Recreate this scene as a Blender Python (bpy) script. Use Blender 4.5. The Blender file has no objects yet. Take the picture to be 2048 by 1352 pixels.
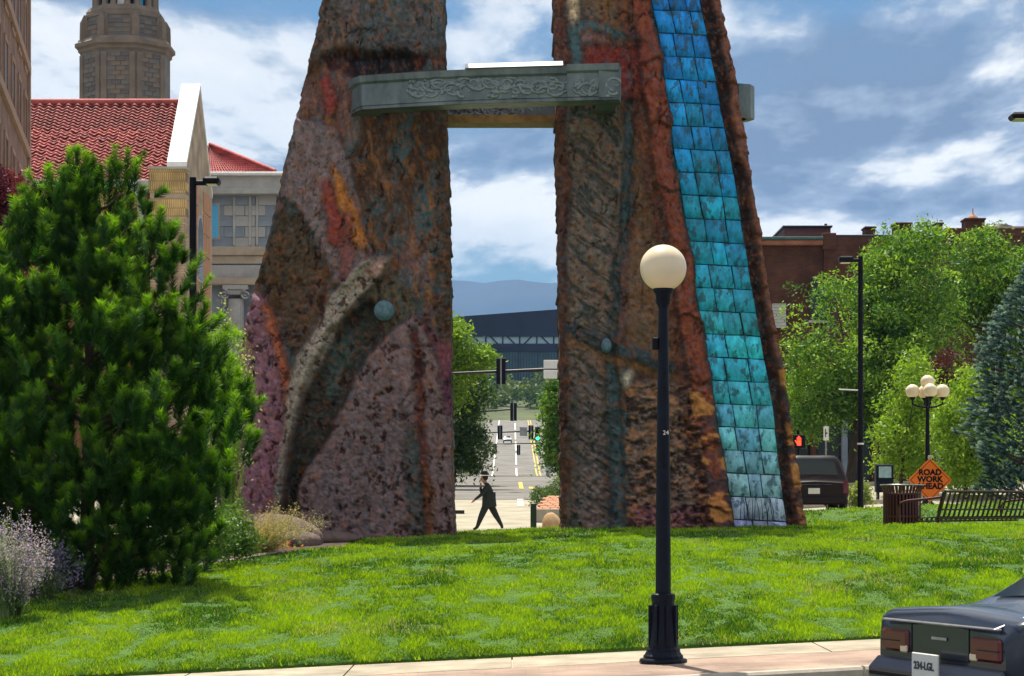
import bpy, math, random
import numpy as np
from mathutils import Vector, Matrix
random.seed(7); RNG = np.random.default_rng(11)
SC = bpy.context.scene
R = math.radians
# ---------------------------------------------------------------- camera, sky, sun, exposure
F, CX, HY, CZ = 4480.0, 1024.0, 1000.0, 1.6      # focal length in photo pixels, eye height 1.6 m
cam_data = bpy.data.cameras.new('camera'); cam = bpy.data.objects.new('camera', cam_data)
SC.collection.objects.link(cam); SC.camera = cam
cam.location = (0, 0, CZ); cam.rotation_euler = (R(90), 0, 0)
cam_data.sensor_width = 36; cam_data.lens = 36 * F / 2048; cam_data.shift_y = (HY - 676) / 2048
cam_data.clip_start = 0.1; cam_data.clip_end = 30000
SUN_EL, SUN_AZ = R(66), R(-15)                   # azimuth measured from +Y (view direction), negative = left
wd = bpy.data.worlds.new('World'); SC.world = wd; wd.use_nodes = True
nt = wd.node_tree; nt.nodes.clear()
def N(t, typ, **kw):
    n = t.nodes.new(typ)
    for k, v in kw.items(): setattr(n, k, v)
    return n
def L(t, a, b): t.links.new(a, b)
def math_node(t, op, a, b=None, clamp=False):
    m = N(t, 'ShaderNodeMath', operation=op); m.use_clamp = clamp
    for i, v in enumerate((a, b)):
        if v is None: continue
        if isinstance(v, (int, float)): m.inputs[i].default_value = v
        else: L(t, v, m.inputs[i])
    return m.outputs[0]
def ramp(t, fac, stops, interp='LINEAR'):
    r = N(t, 'ShaderNodeValToRGB'); r.color_ramp.interpolation = interp
    el = r.color_ramp.elements
    while len(el) < len(stops): el.new(0.5)
    for e, (p, c) in zip(el, stops):
        e.position = p; e.color = (c[0], c[1], c[2], 1) if not isinstance(c, (int, float)) else (c, c, c, 1)
    if fac is not None: L(t, fac, r.inputs[0])
    return r.outputs[0]
def build_world():
    t = nt
    out = N(t, 'ShaderNodeOutputWorld'); bg_s = N(t, 'ShaderNodeBackground'); bg_c = N(t, 'ShaderNodeBackground')
    mix = N(t, 'ShaderNodeMixShader')
    sky = N(t, 'ShaderNodeTexSky', sky_type='NISHITA'); sky.sun_disc = False
    sky.sun_elevation = SUN_EL; sky.sun_rotation = SUN_AZ; sky.air_density = 1.4; sky.dust_density = 0.3; sky.ozone_density = 3.0
    tint = N(t, 'ShaderNodeMixRGB', blend_type='MULTIPLY'); tint.inputs[0].default_value = 1; tint.inputs[2].default_value = (.58, .78, 1.0, 1)
    L(t, sky.outputs[0], tint.inputs[1]); L(t, tint.outputs[0], bg_s.inputs[0]); bg_s.inputs[1].default_value = 0.046
    tc = N(t, 'ShaderNodeTexCoord'); sep = N(t, 'ShaderNodeSeparateXYZ'); L(t, tc.outputs['Generated'], sep.inputs[0])
    zc = math_node(t, 'ADD', math_node(t, 'MAXIMUM', sep.outputs[2], 0.0), 0.14)
    cmb = N(t, 'ShaderNodeCombineXYZ')
    L(t, math_node(t, 'DIVIDE', sep.outputs[0], zc), cmb.inputs[0]); L(t, math_node(t, 'DIVIDE', sep.outputs[1], zc), cmb.inputs[1])
    def noise(off, scale, det, rough, dist=0.0):
        mp = N(t, 'ShaderNodeMapping'); mp.inputs['Location'].default_value = off; mp.inputs['Scale'].default_value = (1, .62, 1)
        L(t, cmb.outputs[0], mp.inputs[0])
        n = N(t, 'ShaderNodeTexNoise'); n.inputs['Scale'].default_value = scale; n.inputs['Detail'].default_value = det
        n.inputs['Roughness'].default_value = rough; n.inputs['Distortion'].default_value = dist
        L(t, mp.outputs[0], n.inputs['Vector']); return n.outputs['Fac']
    OFF = (5.3, 2.9, 0)
    n1 = noise(OFF, 1.25, 12, .58, .15)
    n2 = noise((OFF[0], OFF[1] + .15, 0), 1.25, 12, .58, .15)
    n3 = noise((9, 4, 0), .9, 4, .5)
    cover = math_node(t, 'ADD', n1, math_node(t, 'MULTIPLY', math_node(t, 'SUBTRACT', n3, .5), .35))
    mask = ramp(t, cover, [(0.37, 0.0), (0.46, 0.8), (0.55, 1.0)], 'EASE')
    # the sunlit upper edges of the clouds are bright, the bases blue-grey
    rel = math_node(t, 'ADD', math_node(t, 'MULTIPLY', math_node(t, 'SUBTRACT', n1, n2), 5.0), math_node(t, 'SUBTRACT', .98, math_node(t, 'MULTIPLY', cover, .78)))
    col = ramp(t, rel, [(0.18, (.22, .29, .42)), (0.40, (.42, .50, .64)), (0.54, (.84, .88, .92)), (0.66, (1.2, 1.19, 1.16))])
    L(t, col, bg_c.inputs[0]); bg_c.inputs[1].default_value = 0.57
    L(t, mask, mix.inputs[0]); L(t, bg_s.outputs[0], mix.inputs[1]); L(t, bg_c.outputs[0], mix.inputs[2]); L(t, mix.outputs[0], out.inputs[0])
build_world()
sun_d = bpy.data.lights.new('sun', 'SUN'); sun = bpy.data.objects.new('sun', sun_d); SC.collection.objects.link(sun)
sun_d.energy = 5.0; sun_d.angle = R(0.5); sun_d.color = (1.0, .93, .82)
SUNV = Vector((math.sin(SUN_AZ) * math.cos(SUN_EL), math.cos(SUN_AZ) * math.cos(SUN_EL), math.sin(SUN_EL)))
sun.rotation_euler = (-SUNV).to_track_quat('-Z', 'Y').to_euler(); sun.location = SUNV * 60
SC.view_settings.view_transform = 'Standard'; SC.view_settings.look = 'None'; SC.view_settings.gamma = 1
SC.view_settings.exposure = 0.75; SC.view_settings.use_curve_mapping = False
SC.render.engine = 'CYCLES'; SC.cycles.use_denoising = True
SC.cycles.max_bounces = 6; SC.cycles.diffuse_bounces = 3; SC.cycles.transparent_max_bounces = 8; SC.cycles.volume_bounces = 0
# ---------------------------------------------------------------- helpers
def C(r, g, b, k=1.0):
    f = lambda v: (v / 255 / 12.92) if v <= 10 else ((v / 255 + .055) / 1.055) ** 2.4
    return (f(r) * k, f(g) * k, f(b) * k)
def W(px, py, d): return Vector(((px - CX) / F * d, d, CZ - (py - HY) / F * d))
def WX(px, d): return (px - CX) / F * d
def WZ(py, d): return CZ - (py - HY) / F * d
def sstep(x, a, b):
    t = np.clip((np.asarray(x, float) - a) / (b - a), 0, 1); return t * t * (3 - 2 * t)
def empty(name, loc=(0, 0, 0), rz=0.0):
    o = bpy.data.objects.new(name, None); SC.collection.objects.link(o); o.location = loc; o.rotation_euler = (0, 0, rz); o.empty_display_size = .2
    return o
def tag(o, label=None, cat=None, group=None, kind=None):
    if label: o['label'] = label
    if cat: o['category'] = cat
    if group: o['group'] = group
    if kind: o['kind'] = kind
    return o
def link(name, me, parent=None, loc=(0, 0, 0), mat=None):
    o = bpy.data.objects.new(name, me); SC.collection.objects.link(o); o.location = loc
    if parent is not None: o.parent = parent
    if mat is not None and len(me.materials) == 0: me.materials.append(mat)
    return o
def copy_tree(o, parent=None):
    c = o.copy(); SC.collection.objects.link(c); c.parent = parent
    for ch in list(o.children): copy_tree(ch, c)
    return c
def vnoise(x, y, seed=0):
    xi = np.floor(x).astype(np.int64); yi = np.floor(y).astype(np.int64); fx = x - xi; fy = y - yi
    fx = fx * fx * (3 - 2 * fx); fy = fy * fy * (3 - 2 * fy)
    def h(a, b):
        n = (a * 374761393 + b * 668265263 + seed * 1442695041) & 0xffffffff
        n = ((n ^ (n >> 13)) * 1274126177) & 0xffffffff
        return ((n ^ (n >> 16)) & 0xffff) / 65535.0
    return (h(xi, yi) * (1 - fx) + h(xi + 1, yi) * fx) * (1 - fy) + (h(xi, yi + 1) * (1 - fx) + h(xi + 1, yi + 1) * fx) * fy
def fbm(x, y, oct=4, seed=0, rough=.5):
    s = 0; a = 1; t = 0
    for i in range(oct):
        s = s + a * vnoise(x * 2 ** i, y * 2 ** i, seed + i * 17); t += a; a *= rough
    return s / t
def mesh_np(name, V, Fc, mat=None, parent=None, cols=None, smooth=False, loc=(0, 0, 0)):
    V = np.asarray(V, np.float32); Fc = np.asarray(Fc, np.int32); n, k = Fc.shape
    me = bpy.data.meshes.new(name); me.vertices.add(len(V)); me.vertices.foreach_set('co', V.ravel())
    me.loops.add(n * k); me.loops.foreach_set('vertex_index', Fc.ravel())
    me.polygons.add(n); me.polygons.foreach_set('loop_start', np.arange(0, n * k, k, dtype=np.int32))
    try: me.polygons.foreach_set('loop_total', np.full(n, k, np.int32))
    except Exception: pass
    if smooth: me.polygons.foreach_set('use_smooth', np.ones(n, bool))
    me.update(calc_edges=True)
    if cols is not None:
        ca = me.color_attributes.new('Col', 'FLOAT_COLOR', 'POINT')
        c4 = np.ones((len(V), 4), np.float32); c4[:, :3] = cols; ca.data.foreach_set('color', c4.ravel())
    return link(name, me, parent, loc, mat)
class MB:
    def __init__(s): s.v = []; s.f = []; s.sm = []
    def add(s, vs, fs, smooth=False):
        o = len(s.v); s.v += [tuple(v) for v in vs]; s.f += [tuple(i + o for i in f) for f in fs]; s.sm += [smooth] * len(fs); return s
    def box(s, a, b, bev=0.0):
        (x0, y0, z0), (x1, y1, z1) = a, b
        if x0 > x1: x0, x1 = x1, x0
        if y0 > y1: y0, y1 = y1, y0
        if z0 > z1: z0, z1 = z1, z0
        if bev <= 0:
            return s.add([(x0, y0, z0), (x1, y0, z0), (x1, y1, z0), (x0, y1, z0), (x0, y0, z1), (x1, y0, z1), (x1, y1, z1), (x0, y1, z1)],
                [(3, 2, 1, 0), (4, 5, 6, 7), (0, 1, 5, 4), (1, 2, 6, 5), (2, 3, 7, 6), (3, 0, 4, 7)])
        b_ = min(bev, (x1 - x0) * .45, (y1 - y0) * .45, (z1 - z0) * .45); vs = []
        for x, sx in ((x0, 1), (x1, -1)):
            for y, sy in ((y0, 1), (y1, -1)):
                for z, sz in ((z0, 1), (z1, -1)):
                    vs += [(x, y + sy * b_, z + sz * b_), (x + sx * b_, y, z + sz * b_), (x + sx * b_, y + sy * b_, z)]
        ix = lambda i, j, k, c: ((i * 2 + j) * 2 + k) * 3 + c
        fs = [(ix(0, 0, 0, 0), ix(0, 0, 1, 0), ix(0, 1, 1, 0), ix(0, 1, 0, 0)), (ix(1, 0, 0, 0), ix(1, 1, 0, 0), ix(1, 1, 1, 0), ix(1, 0, 1, 0)),
              (ix(0, 0, 0, 1), ix(1, 0, 0, 1), ix(1, 0, 1, 1), ix(0, 0, 1, 1)), (ix(0, 1, 0, 1), ix(0, 1, 1, 1), ix(1, 1, 1, 1), ix(1, 1, 0, 1)),
              (ix(0, 0, 0, 2), ix(0, 1, 0, 2), ix(1, 1, 0, 2), ix(1, 0, 0, 2)), (ix(0, 0, 1, 2), ix(1, 0, 1, 2), ix(1, 1, 1, 2), ix(0, 1, 1, 2))]
        for i in (0, 1):
            for j in (0, 1): fs.append((ix(i, j, 0, 0), ix(i, j, 0, 1), ix(i, j, 1, 1), ix(i, j, 1, 0)))
            for k in (0, 1): fs.append((ix(i, 0, k, 0), ix(i, 0, k, 2), ix(i, 1, k, 2), ix(i, 1, k, 0)))
        for j in (0, 1):
            for k in (0, 1): fs.append((ix(0, j, k, 1), ix(0, j, k, 2), ix(1, j, k, 2), ix(1, j, k, 1)))
        for i in (0, 1):
            for j in (0, 1):
                for k in (0, 1): fs.append((ix(i, j, k, 0), ix(i, j, k, 1), ix(i, j, k, 2)))
        return s.add(vs, fs)
    def tube(s, pts, rads, n=8, cap=True, smooth=True):
        pts = [Vector(p) for p in pts]
        if not isinstance(rads, (list, tuple)): rads = [rads] * len(pts)
        vs = []; fs = []
        for i, p in enumerate(pts):
            d = (pts[min(i + 1, len(pts) - 1)] - pts[max(i - 1, 0)])
            d = d.normalized() if d.length > 1e-9 else Vector((0, 0, 1))
            u = d.cross(Vector((0, 0, 1)) if abs(d.z) < .9 else Vector((1, 0, 0))).normalized(); w = d.cross(u)
            for k in range(n):
                a = 2 * math.pi * k / n; vs.append(p + (u * math.cos(a) + w * math.sin(a)) * rads[i])
        for i in range(len(pts) - 1):
            for k in range(n): fs.append((i * n + k, i * n + (k + 1) % n, (i + 1) * n + (k + 1) % n, (i + 1) * n + k))
        s.add(vs, fs, smooth)
        if cap: s.add(vs[:n][::-1], [tuple(range(n))]); s.add(vs[-n:], [tuple(range(n))])
        return s
    def lathe(s, prof, n=24, c=(0, 0, 0), smooth=True, a0=0.0):
        vs = []; fs = []
        for r, z in prof:
            for k in range(n):
                a = a0 + 2 * math.pi * k / n; vs.append((c[0] + r * math.cos(a), c[1] + r * math.sin(a), c[2] + z))
        for i in range(len(prof) - 1):
            for k in range(n): fs.append((i * n + k, i * n + (k + 1) % n, (i + 1) * n + (k + 1) % n, (i + 1) * n + k))
        s.add(vs, fs, smooth)
        s.add(vs[:n][::-1], [tuple(range(n))]); s.add(vs[-n:], [tuple(range(n))]); return s
    def prism(s, poly, y0, y1):            # polygon in x,z extruded along y
        n = len(poly); vs = [(x, y0, z) for x, z in poly] + [(x, y1, z) for x, z in poly]
        return s.add(vs, [tuple(range(n)), tuple(range(2 * n - 1, n - 1, -1))] + [(i, i + n, (i + 1) % n + n, (i + 1) % n) for i in range(n)])
    def prism_x(s, poly, x0, x1):          # polygon in y,z extruded along x
        n = len(poly); vs = [(x0, y, z) for y, z in poly] + [(x1, y, z) for y, z in poly]
        return s.add(vs, [tuple(range(n - 1, -1, -1)), tuple(range(n, 2 * n))] + [(i, (i + 1) % n, (i + 1) % n + n, i + n) for i in range(n)])
    def mesh(s, name):
        me = bpy.data.meshes.new(name); me.from_pydata(s.v, [], s.f)
        me.polygons.foreach_set('use_smooth', s.sm); me.update(); return me
    def build(s, name, mat, parent=None, loc=(0, 0, 0)): return link(name, s.mesh(name), parent, loc, mat)
def sphere(r, c=(0, 0, 0), n=24, m=14, zlo=-1.0):
    prof = []
    for i in range(m + 1):
        a = -math.pi / 2 + math.pi * i / m
        z = math.sin(a)
        if z < zlo: continue
        prof.append((max(r * math.cos(a), .0005), r * z))
    return MB().lathe(prof, n, c)
def text(body, size, mat, parent, loc, rot=(R(90), 0, 0), name='lettering', bold=0.0, ext=.002):
    cu = bpy.data.curves.new(name, 'FONT'); cu.body = body; cu.size = size; cu.align_x = 'CENTER'; cu.align_y = 'CENTER'; cu.extrude = ext; cu.offset = bold
    cu.resolution_u = 3; cu.materials.append(mat)
    tmp = bpy.data.objects.new(name, cu); SC.collection.objects.link(tmp)
    me = bpy.data.meshes.new_from_object(tmp, depsgraph=bpy.context.evaluated_depsgraph_get())
    bpy.data.objects.remove(tmp)
    if not me.materials: me.materials.append(mat)
    o = link(name, me, parent, loc); o.rotation_euler = rot; return o
# ---------------------------------------------------------------- materials
def mat(name, col, rough=.7, metal=0.0, var=.25, scale=6.0, bump=0.0, bscale=None, col2=None, spec=.35, emis=None, estr=0.0, stretch=None, coat=0.0, rand=0.0):
    m = bpy.data.materials.new(name); m.use_nodes = True; t = m.node_tree; b = t.nodes['Principled BSDF']
    b.inputs['Roughness'].default_value = rough; b.inputs['Metallic'].default_value = metal; b.inputs['Specular IOR Level'].default_value = spec
    b.inputs['Coat Weight'].default_value = coat
    tc = N(t, 'ShaderNodeTexCoord'); src = tc.outputs['Object']
    if stretch:
        mp = N(t, 'ShaderNodeMapping'); mp.inputs['Scale'].default_value = stretch; L(t, src, mp.inputs[0]); src = mp.outputs[0]
    if var > 0 or col2:
        n = N(t, 'ShaderNodeTexNoise'); n.inputs['Scale'].default_value = scale; n.inputs['Detail'].default_value = 6; n.inputs['Roughness'].default_value = .65; L(t, src, n.inputs['Vector'])
        c2 = col2 or tuple(c * (1 - var) for c in col)
        c1 = col if col2 else tuple(c * (1 + var * .6) for c in col)
        L(t, ramp(t, n.outputs['Fac'], [(.33, c2), (.67, c1)]), b.inputs['Base Color'])
    else: b.inputs['Base Color'].default_value = (*col, 1)
    if bump > 0:
        n2 = N(t, 'ShaderNodeTexNoise'); n2.inputs['Scale'].default_value = bscale or scale * 4; n2.inputs['Detail'].default_value = 5; L(t, src, n2.inputs['Vector'])
        bp = N(t, 'ShaderNodeBump'); bp.inputs['Strength'].default_value = bump; bp.inputs['Distance'].default_value = .02
        L(t, n2.outputs['Fac'], bp.inputs['Height']); L(t, bp.outputs[0], b.inputs['Normal'])
    if rand:
        oi = N(t, 'ShaderNodeObjectInfo'); mx = N(t, 'ShaderNodeMixRGB', blend_type='MULTIPLY'); mx.inputs[0].default_value = 1
        L(t, b.inputs['Base Color'].links[0].from_socket, mx.inputs[1]); L(t, ramp(t, oi.outputs['Random'], [(0, 1 - rand), (1, 1 + rand)]), mx.inputs[2]); L(t, mx.outputs[0], b.inputs['Base Color'])
    if emis: b.inputs['Emission Color'].default_value = (*emis, 1); b.inputs['Emission Strength'].default_value = estr
    return m
def col_mat(name, rough=.8, var=.35, scale=8.0, bump=.3, bscale=30, spec=.25, speck=None, stretch=(1, 1, 1)):
    m = bpy.data.materials.new(name); m.use_nodes = True; t = m.node_tree; b = t.nodes['Principled BSDF']
    b.inputs['Roughness'].default_value = rough; b.inputs['Specular IOR Level'].default_value = spec
    at = N(t, 'ShaderNodeAttribute', attribute_name='Col'); tc = N(t, 'ShaderNodeTexCoord')
    mp = N(t, 'ShaderNodeMapping'); mp.inputs['Scale'].default_value = stretch; L(t, tc.outputs['Object'], mp.inputs[0])
    n = N(t, 'ShaderNodeTexNoise'); n.inputs['Scale'].default_value = scale; n.inputs['Detail'].default_value = 8; n.inputs['Roughness'].default_value = .7; L(t, mp.outputs[0], n.inputs['Vector'])
    f = ramp(t, n.outputs['Fac'], [(.3, 1 - var), (.7, 1 + var)])
    mx = N(t, 'ShaderNodeMixRGB', blend_type='MULTIPLY'); mx.inputs[0].default_value = 1; L(t, at.outputs['Color'], mx.inputs[1]); L(t, f, mx.inputs[2])
    colr = mx.outputs[0]
    if speck:
        n3 = N(t, 'ShaderNodeTexNoise'); n3.inputs['Scale'].default_value = speck[1]; n3.inputs['Detail'].default_value = 4; n3.inputs['Roughness'].default_value = .6; L(t, mp.outputs[0], n3.inputs['Vector'])
        m2 = N(t, 'ShaderNodeMixRGB'); L(t, ramp(t, n3.outputs['Fac'], [(speck[2], 0.0), (speck[2] + .06, speck[3])]), m2.inputs[0]); L(t, colr, m2.inputs[1]); m2.inputs[2].default_value = (*speck[0], 1); colr = m2.outputs[0]
    L(t, colr, b.inputs['Base Color'])
    if bump > 0:
        n2 = N(t, 'ShaderNodeTexNoise'); n2.inputs['Scale'].default_value = bscale; n2.inputs['Detail'].default_value = 6; L(t, mp.outputs[0], n2.inputs['Vector'])
        bp = N(t, 'ShaderNodeBump'); bp.inputs['Strength'].default_value = bump; bp.inputs['Distance'].default_value = .03
        L(t, n2.outputs['Fac'], bp.inputs['Height']); L(t, bp.outputs[0], b.inputs['Normal'])
    return m
def leaf_mat(name, trans=.4, tint=(1.25, 1.2, .5), rough=.5):
    m = bpy.data.materials.new(name); m.use_nodes = True; t = m.node_tree; t.nodes.clear()
    out = N(t, 'ShaderNodeOutputMaterial'); at = N(t, 'ShaderNodeAttribute', attribute_name='Col')
    d = N(t, 'ShaderNodeBsdfDiffuse'); tr = N(t, 'ShaderNodeBsdfTranslucent'); g = N(t, 'ShaderNodeBsdfGlossy'); g.inputs['Roughness'].default_value = rough
    mu = N(t, 'ShaderNodeMixRGB', blend_type='MULTIPLY'); mu.inputs[0].default_value = 1; mu.inputs[2].default_value = (*tint, 1)
    L(t, at.outputs['Color'], d.inputs[0]); L(t, at.outputs['Color'], mu.inputs[1]); L(t, mu.outputs[0], tr.inputs[0])
    m1 = N(t, 'ShaderNodeMixShader'); m1.inputs[0].default_value = trans; L(t, d.outputs[0], m1.inputs[1]); L(t, tr.outputs[0], m1.inputs[2])
    m2 = N(t, 'ShaderNodeMixShader'); m2.inputs[0].default_value = .03; L(t, m1.outputs[0], m2.inputs[1]); L(t, g.outputs[0], m2.inputs[2]); L(t, m2.outputs[0], out.inputs[0])
    return m
def brick_mat(name, c1, c2, mortar, bw=.22, bh=.075, swap='XZ', bump=.4, mortar_size=.012, rough=.85):
    m = bpy.data.materials.new(name); m.use_nodes = True; t = m.node_tree; b = t.nodes['Principled BSDF']; b.inputs['Roughness'].default_value = rough; b.inputs['Specular IOR Level'].default_value = .2
    tc = N(t, 'ShaderNodeTexCoord'); sp = N(t, 'ShaderNodeSeparateXYZ'); L(t, tc.outputs['Object'], sp.inputs[0]); cb = N(t, 'ShaderNodeCombineXYZ')
    L(t, sp.outputs['XYZ'.index(swap[0])], cb.inputs[0]); L(t, sp.outputs['XYZ'.index(swap[1])], cb.inputs[1])
    br = N(t, 'ShaderNodeTexBrick'); L(t, cb.outputs[0], br.inputs[0]); br.inputs['Color1'].default_value = (*c1, 1); br.inputs['Color2'].default_value = (*c2, 1); br.inputs['Mortar'].default_value = (*mortar, 1)
    br.inputs['Scale'].default_value = 1; br.inputs['Brick Width'].default_value = bw; br.inputs['Row Height'].default_value = bh; br.inputs['Mortar Size'].default_value = mortar_size
    n = N(t, 'ShaderNodeTexNoise'); n.inputs['Scale'].default_value = 1.3; n.inputs['Detail'].default_value = 8; L(t, tc.outputs['Object'], n.inputs['Vector'])
    mx = N(t, 'ShaderNodeMixRGB', blend_type='MULTIPLY'); mx.inputs[0].default_value = 1; L(t, br.outputs[0], mx.inputs[1]); L(t, ramp(t, n.outputs['Fac'], [(.3, .6), (.7, 1.25)]), mx.inputs[2]); L(t, mx.outputs[0], b.inputs['Base Color'])
    bp = N(t, 'ShaderNodeBump'); bp.inputs['Strength'].default_value = bump; bp.inputs['Distance'].default_value = .01; bp.invert = True
    L(t, br.outputs['Fac'], bp.inputs['Height']); L(t, bp.outputs[0], b.inputs['Normal'])
    return m
M = {}
M['asphalt'] = mat('asphalt', (.10, .10, .095), .9, var=.3, scale=1.5, bump=.3, bscale=60)
M['far_asphalt'] = mat('worn_asphalt', (.165, .155, .135), .9, var=.34, scale=.3, bump=.1, bscale=20)
M['plaza'] = mat('pale_concrete_paving', (.33, .30, .22), .9, var=.28, scale=.8, bump=.1, bscale=20)
M['concrete'] = mat('concrete', (.35, .30, .215), .9, var=.34, scale=2.2, bump=.25, bscale=50)
M['brickpave'] = brick_mat('brick_paving', (.30, .20, .155), (.36, .26, .19), (.27, .22, .17), .24, .12, 'XY', .3, .01)
M['kerb'] = mat('kerb_concrete', (.40, .36, .29), .9, var=.2, scale=5, bump=.25)
M['soil'] = mat('mulch', (.07, .045, .03), .95, var=.5, scale=12, bump=.6)
M['turf'] = mat('turf', (.07, .15, .008), .95, var=.5, scale=5, bump=.5, col2=(.03, .085, .005))
M['hillgrass'] = mat('dry_hill_grass', (.07, .085, .03), .95, var=.5, scale=.05)
M['black'] = mat('black_paint', (.005, .005, .009), .55, var=.4, scale=5, spec=.15)
M['lamp_black'] = mat('blue_black_lamp_paint', (.004, .007, .017), .5, var=.5, scale=7, spec=.16, bump=.08, bscale=60)
M['globe'] = mat('opal_globe', (.74, .62, .42), .32, var=.05, scale=2, spec=.5)
M['trim_dark'] = mat('dark_trim', (.02, .02, .022), .5, var=.2)
M['glass'] = mat('dark_window_glass', (.012, .02, .022), .12, var=.2, scale=.6, spec=.3)
M['white'] = mat('white_paint', (.78, .77, .74), .6, var=.08, scale=3)
M['leaf'] = leaf_mat('foliage')
M['needle'] = leaf_mat('pine_needles', .38, (1.3, 1.2, .4))
M['bark'] = mat('bark', (.07, .05, .035), .95, var=.5, scale=14, bump=.8, stretch=(1, 1, .25))
# ---------------------------------------------------------------- terrain functions
PY = [-200, 56, 66, 85, 120, 150, 160, 250, 335, 358, 540, 560, 640, 720, 760, 12000]
PZ = [.62, .64, .72, 1.6, 2.55, 3.2, 3.2, 2.4, 4.9, 5.8, 20.5, 21.6, 31, 41, 42, 42]
def road_prof(Y): return np.interp(Y, PY, PZ)
def ze(X): return .127 + .0317 * (np.clip(X, -60, 60) - 1.47)
def Ye(X): return 22 + .25 * (np.asarray(X, float) - 1.47)
KERB = 3.15
def g_back(X, Y):
    return road_prof(Y) + .06 * np.clip(np.asarray(X, float) - 2, 0, 12) * (1 - sstep(Y, 70, 130))
def lawn_z(X, Y):
    X = np.asarray(X, float); Y = np.asarray(Y, float)
    zt = np.where(X < 1, 1.06 + .05 * (X - 1), 1.06 + .010 * (X - 1)); zt = np.maximum(zt, .45)
    e = Ye(X); t = np.clip((Y - e) / (42 - e), 0, 1); s = t * (2 - t)
    front = ze(X) + .035 + (zt - ze(X) - .035) * s
    b = sstep(Y, 42.5, 57); z = front * (1 - b) + g_back(X, 57) * b
    z = z + .36 * sstep(X, 5.0, 7.0) * np.exp(-((Y - 51.5) / 2.6) ** 2)
    z = z - .34 * sstep(X, 6.75, 7.2) * np.exp(-((Y - 44.5) / 1.6) ** 4)
    return z + .03 * (fbm(X * .6, Y * .6, 3, 5) - .5)
def ground_z(x, y):
    return float(lawn_z(x, y)) if y < 57 else float(g_back(x, y))
def hit(px, py, d0=17.0, d1=56.0):
    d = np.arange(d0, d1, .02); X = (px - CX) / F * d; z = CZ - (py - HY) / F * d
    k = np.argmax(z <= lawn_z(X, d)); return X[k], d[k]
def sheet(name, xs, ys, zf, mat, off=0.0, yoff=None, kind='structure'):
    XX, YY = np.meshgrid(xs, ys)
    if yoff is not None: YY = YY + yoff(XX)
    ZZ = zf(XX, YY) + off
    V = np.stack([XX, YY, ZZ], -1).reshape(-1, 3); nx, ny = len(xs), len(ys)
    i = np.arange(nx * ny).reshape(ny, nx)
    Fq = np.stack([i[:-1, :-1], i[:-1, 1:], i[1:, 1:], i[1:, :-1]], -1).reshape(-1, 4)
    o = mesh_np(name, V, Fq, mat, smooth=True)
    if kind: o['kind'] = kind
    return o
# far ground: one sheet to the horizon, following the valley and the far hill
xs = np.concatenate([[-8500, -4000, -1500, -600, -250, -120], np.arange(-80, 81, 4), [120, 250, 600, 1500, 4000, 8500]])
ys = np.concatenate([np.arange(55, 180, 3.0), np.arange(180, 800, 10.0), [1000, 2000, 4000, 8600]])
sheet('ground', xs, ys, g_back, M['hillgrass'], -.05)
sheet('plaza', np.arange(-30, 40.1, 2.0), np.arange(56.2, 86.1, 1.0), g_back, M['plaza'], .0)
sheet('cross_street', np.arange(-60, 60.1, 3.0), np.arange(86, 150.1, 2.0), g_back, M['far_asphalt'], -.012)
sheet('road', np.array([-6.2, -3, 0, 4, 8, 12.5]), np.concatenate([np.arange(150, 340, 6.0), np.arange(340, 558, 6.0)]), g_back, M['far_asphalt'], .02)
# front street, gutter and kerb
kx = np.arange(-40, 48.1, 1.0)
sheet('street', kx, np.array([-60, -30, -18, -14, -9, -5, -1.5, 0.0]), lambda X, Y: ze(X) - .15, M['asphalt'], 0, lambda X: Ye(X) - KERB - .16)
mb = MB()
for a in np.arange(-21, 27, 3.0):
    p = []
    for x in (a + .012, a + 2.988):
        y = float(Ye(x)) - KERB; z = float(ze(x))
        p.append([(x, y - .16, z - .30), (x, y - .155, z - .02), (x, y - .13, z + .004), (x, y, z + .004), (x, y, z - .3)])
    mb.add(p[0] + p[1], [(i, (i + 1) % 5, (i + 1) % 5 + 5, i + 5) for i in range(5)] + [(4, 3, 2, 1, 0), (5, 6, 7, 8, 9)])
    if a == -21: kerb_me = None
k0 = empty('kerb'); k0['kind'] = 'structure'
for i in range(16):
    m_ = MB(); vs = mb.v[i * 10:(i + 1) * 10]
    m_.add(vs, [(j, (j + 1) % 5, (j + 1) % 5 + 5, j + 5) for j in range(5)] + [(4, 3, 2, 1, 0), (5, 6, 7, 8, 9)])
    m_.build('kerbstone', M['kerb'], k0)
sheet('brick_strip', kx, np.linspace(.003, 1.78, 5), lambda X, Y: ze(X), M['brickpave'], 0, lambda X: Ye(X) - KERB)
sheet('sidewalk_bed', kx, np.array([1.78, KERB - .004]), lambda X, Y: ze(X) - .02, M['kerb'], 0, lambda X: Ye(X) - KERB)
sw = empty('sidewalk'); sw['kind'] = 'structure'
for a in np.arange(-21, 27, 1.5):
    ps = []
    for (x, t, dz) in ((a + .008, 1.79, 0), (a + 1.492, 1.79, 0), (a + 1.492, KERB, 0), (a + .008, KERB, 0)):
        ps.append((x, float(Ye(x)) - KERB + t, float(ze(x)) + random.uniform(0, .004)))
    MB().add(ps + [(x, y, z - .1) for x, y, z in ps], [(0, 1, 2, 3), (0, 4, 5, 1), (1, 5, 6, 2), (2, 6, 7, 3), (3, 7, 4, 0)]).build('slab', M['concrete'], sw)
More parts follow.
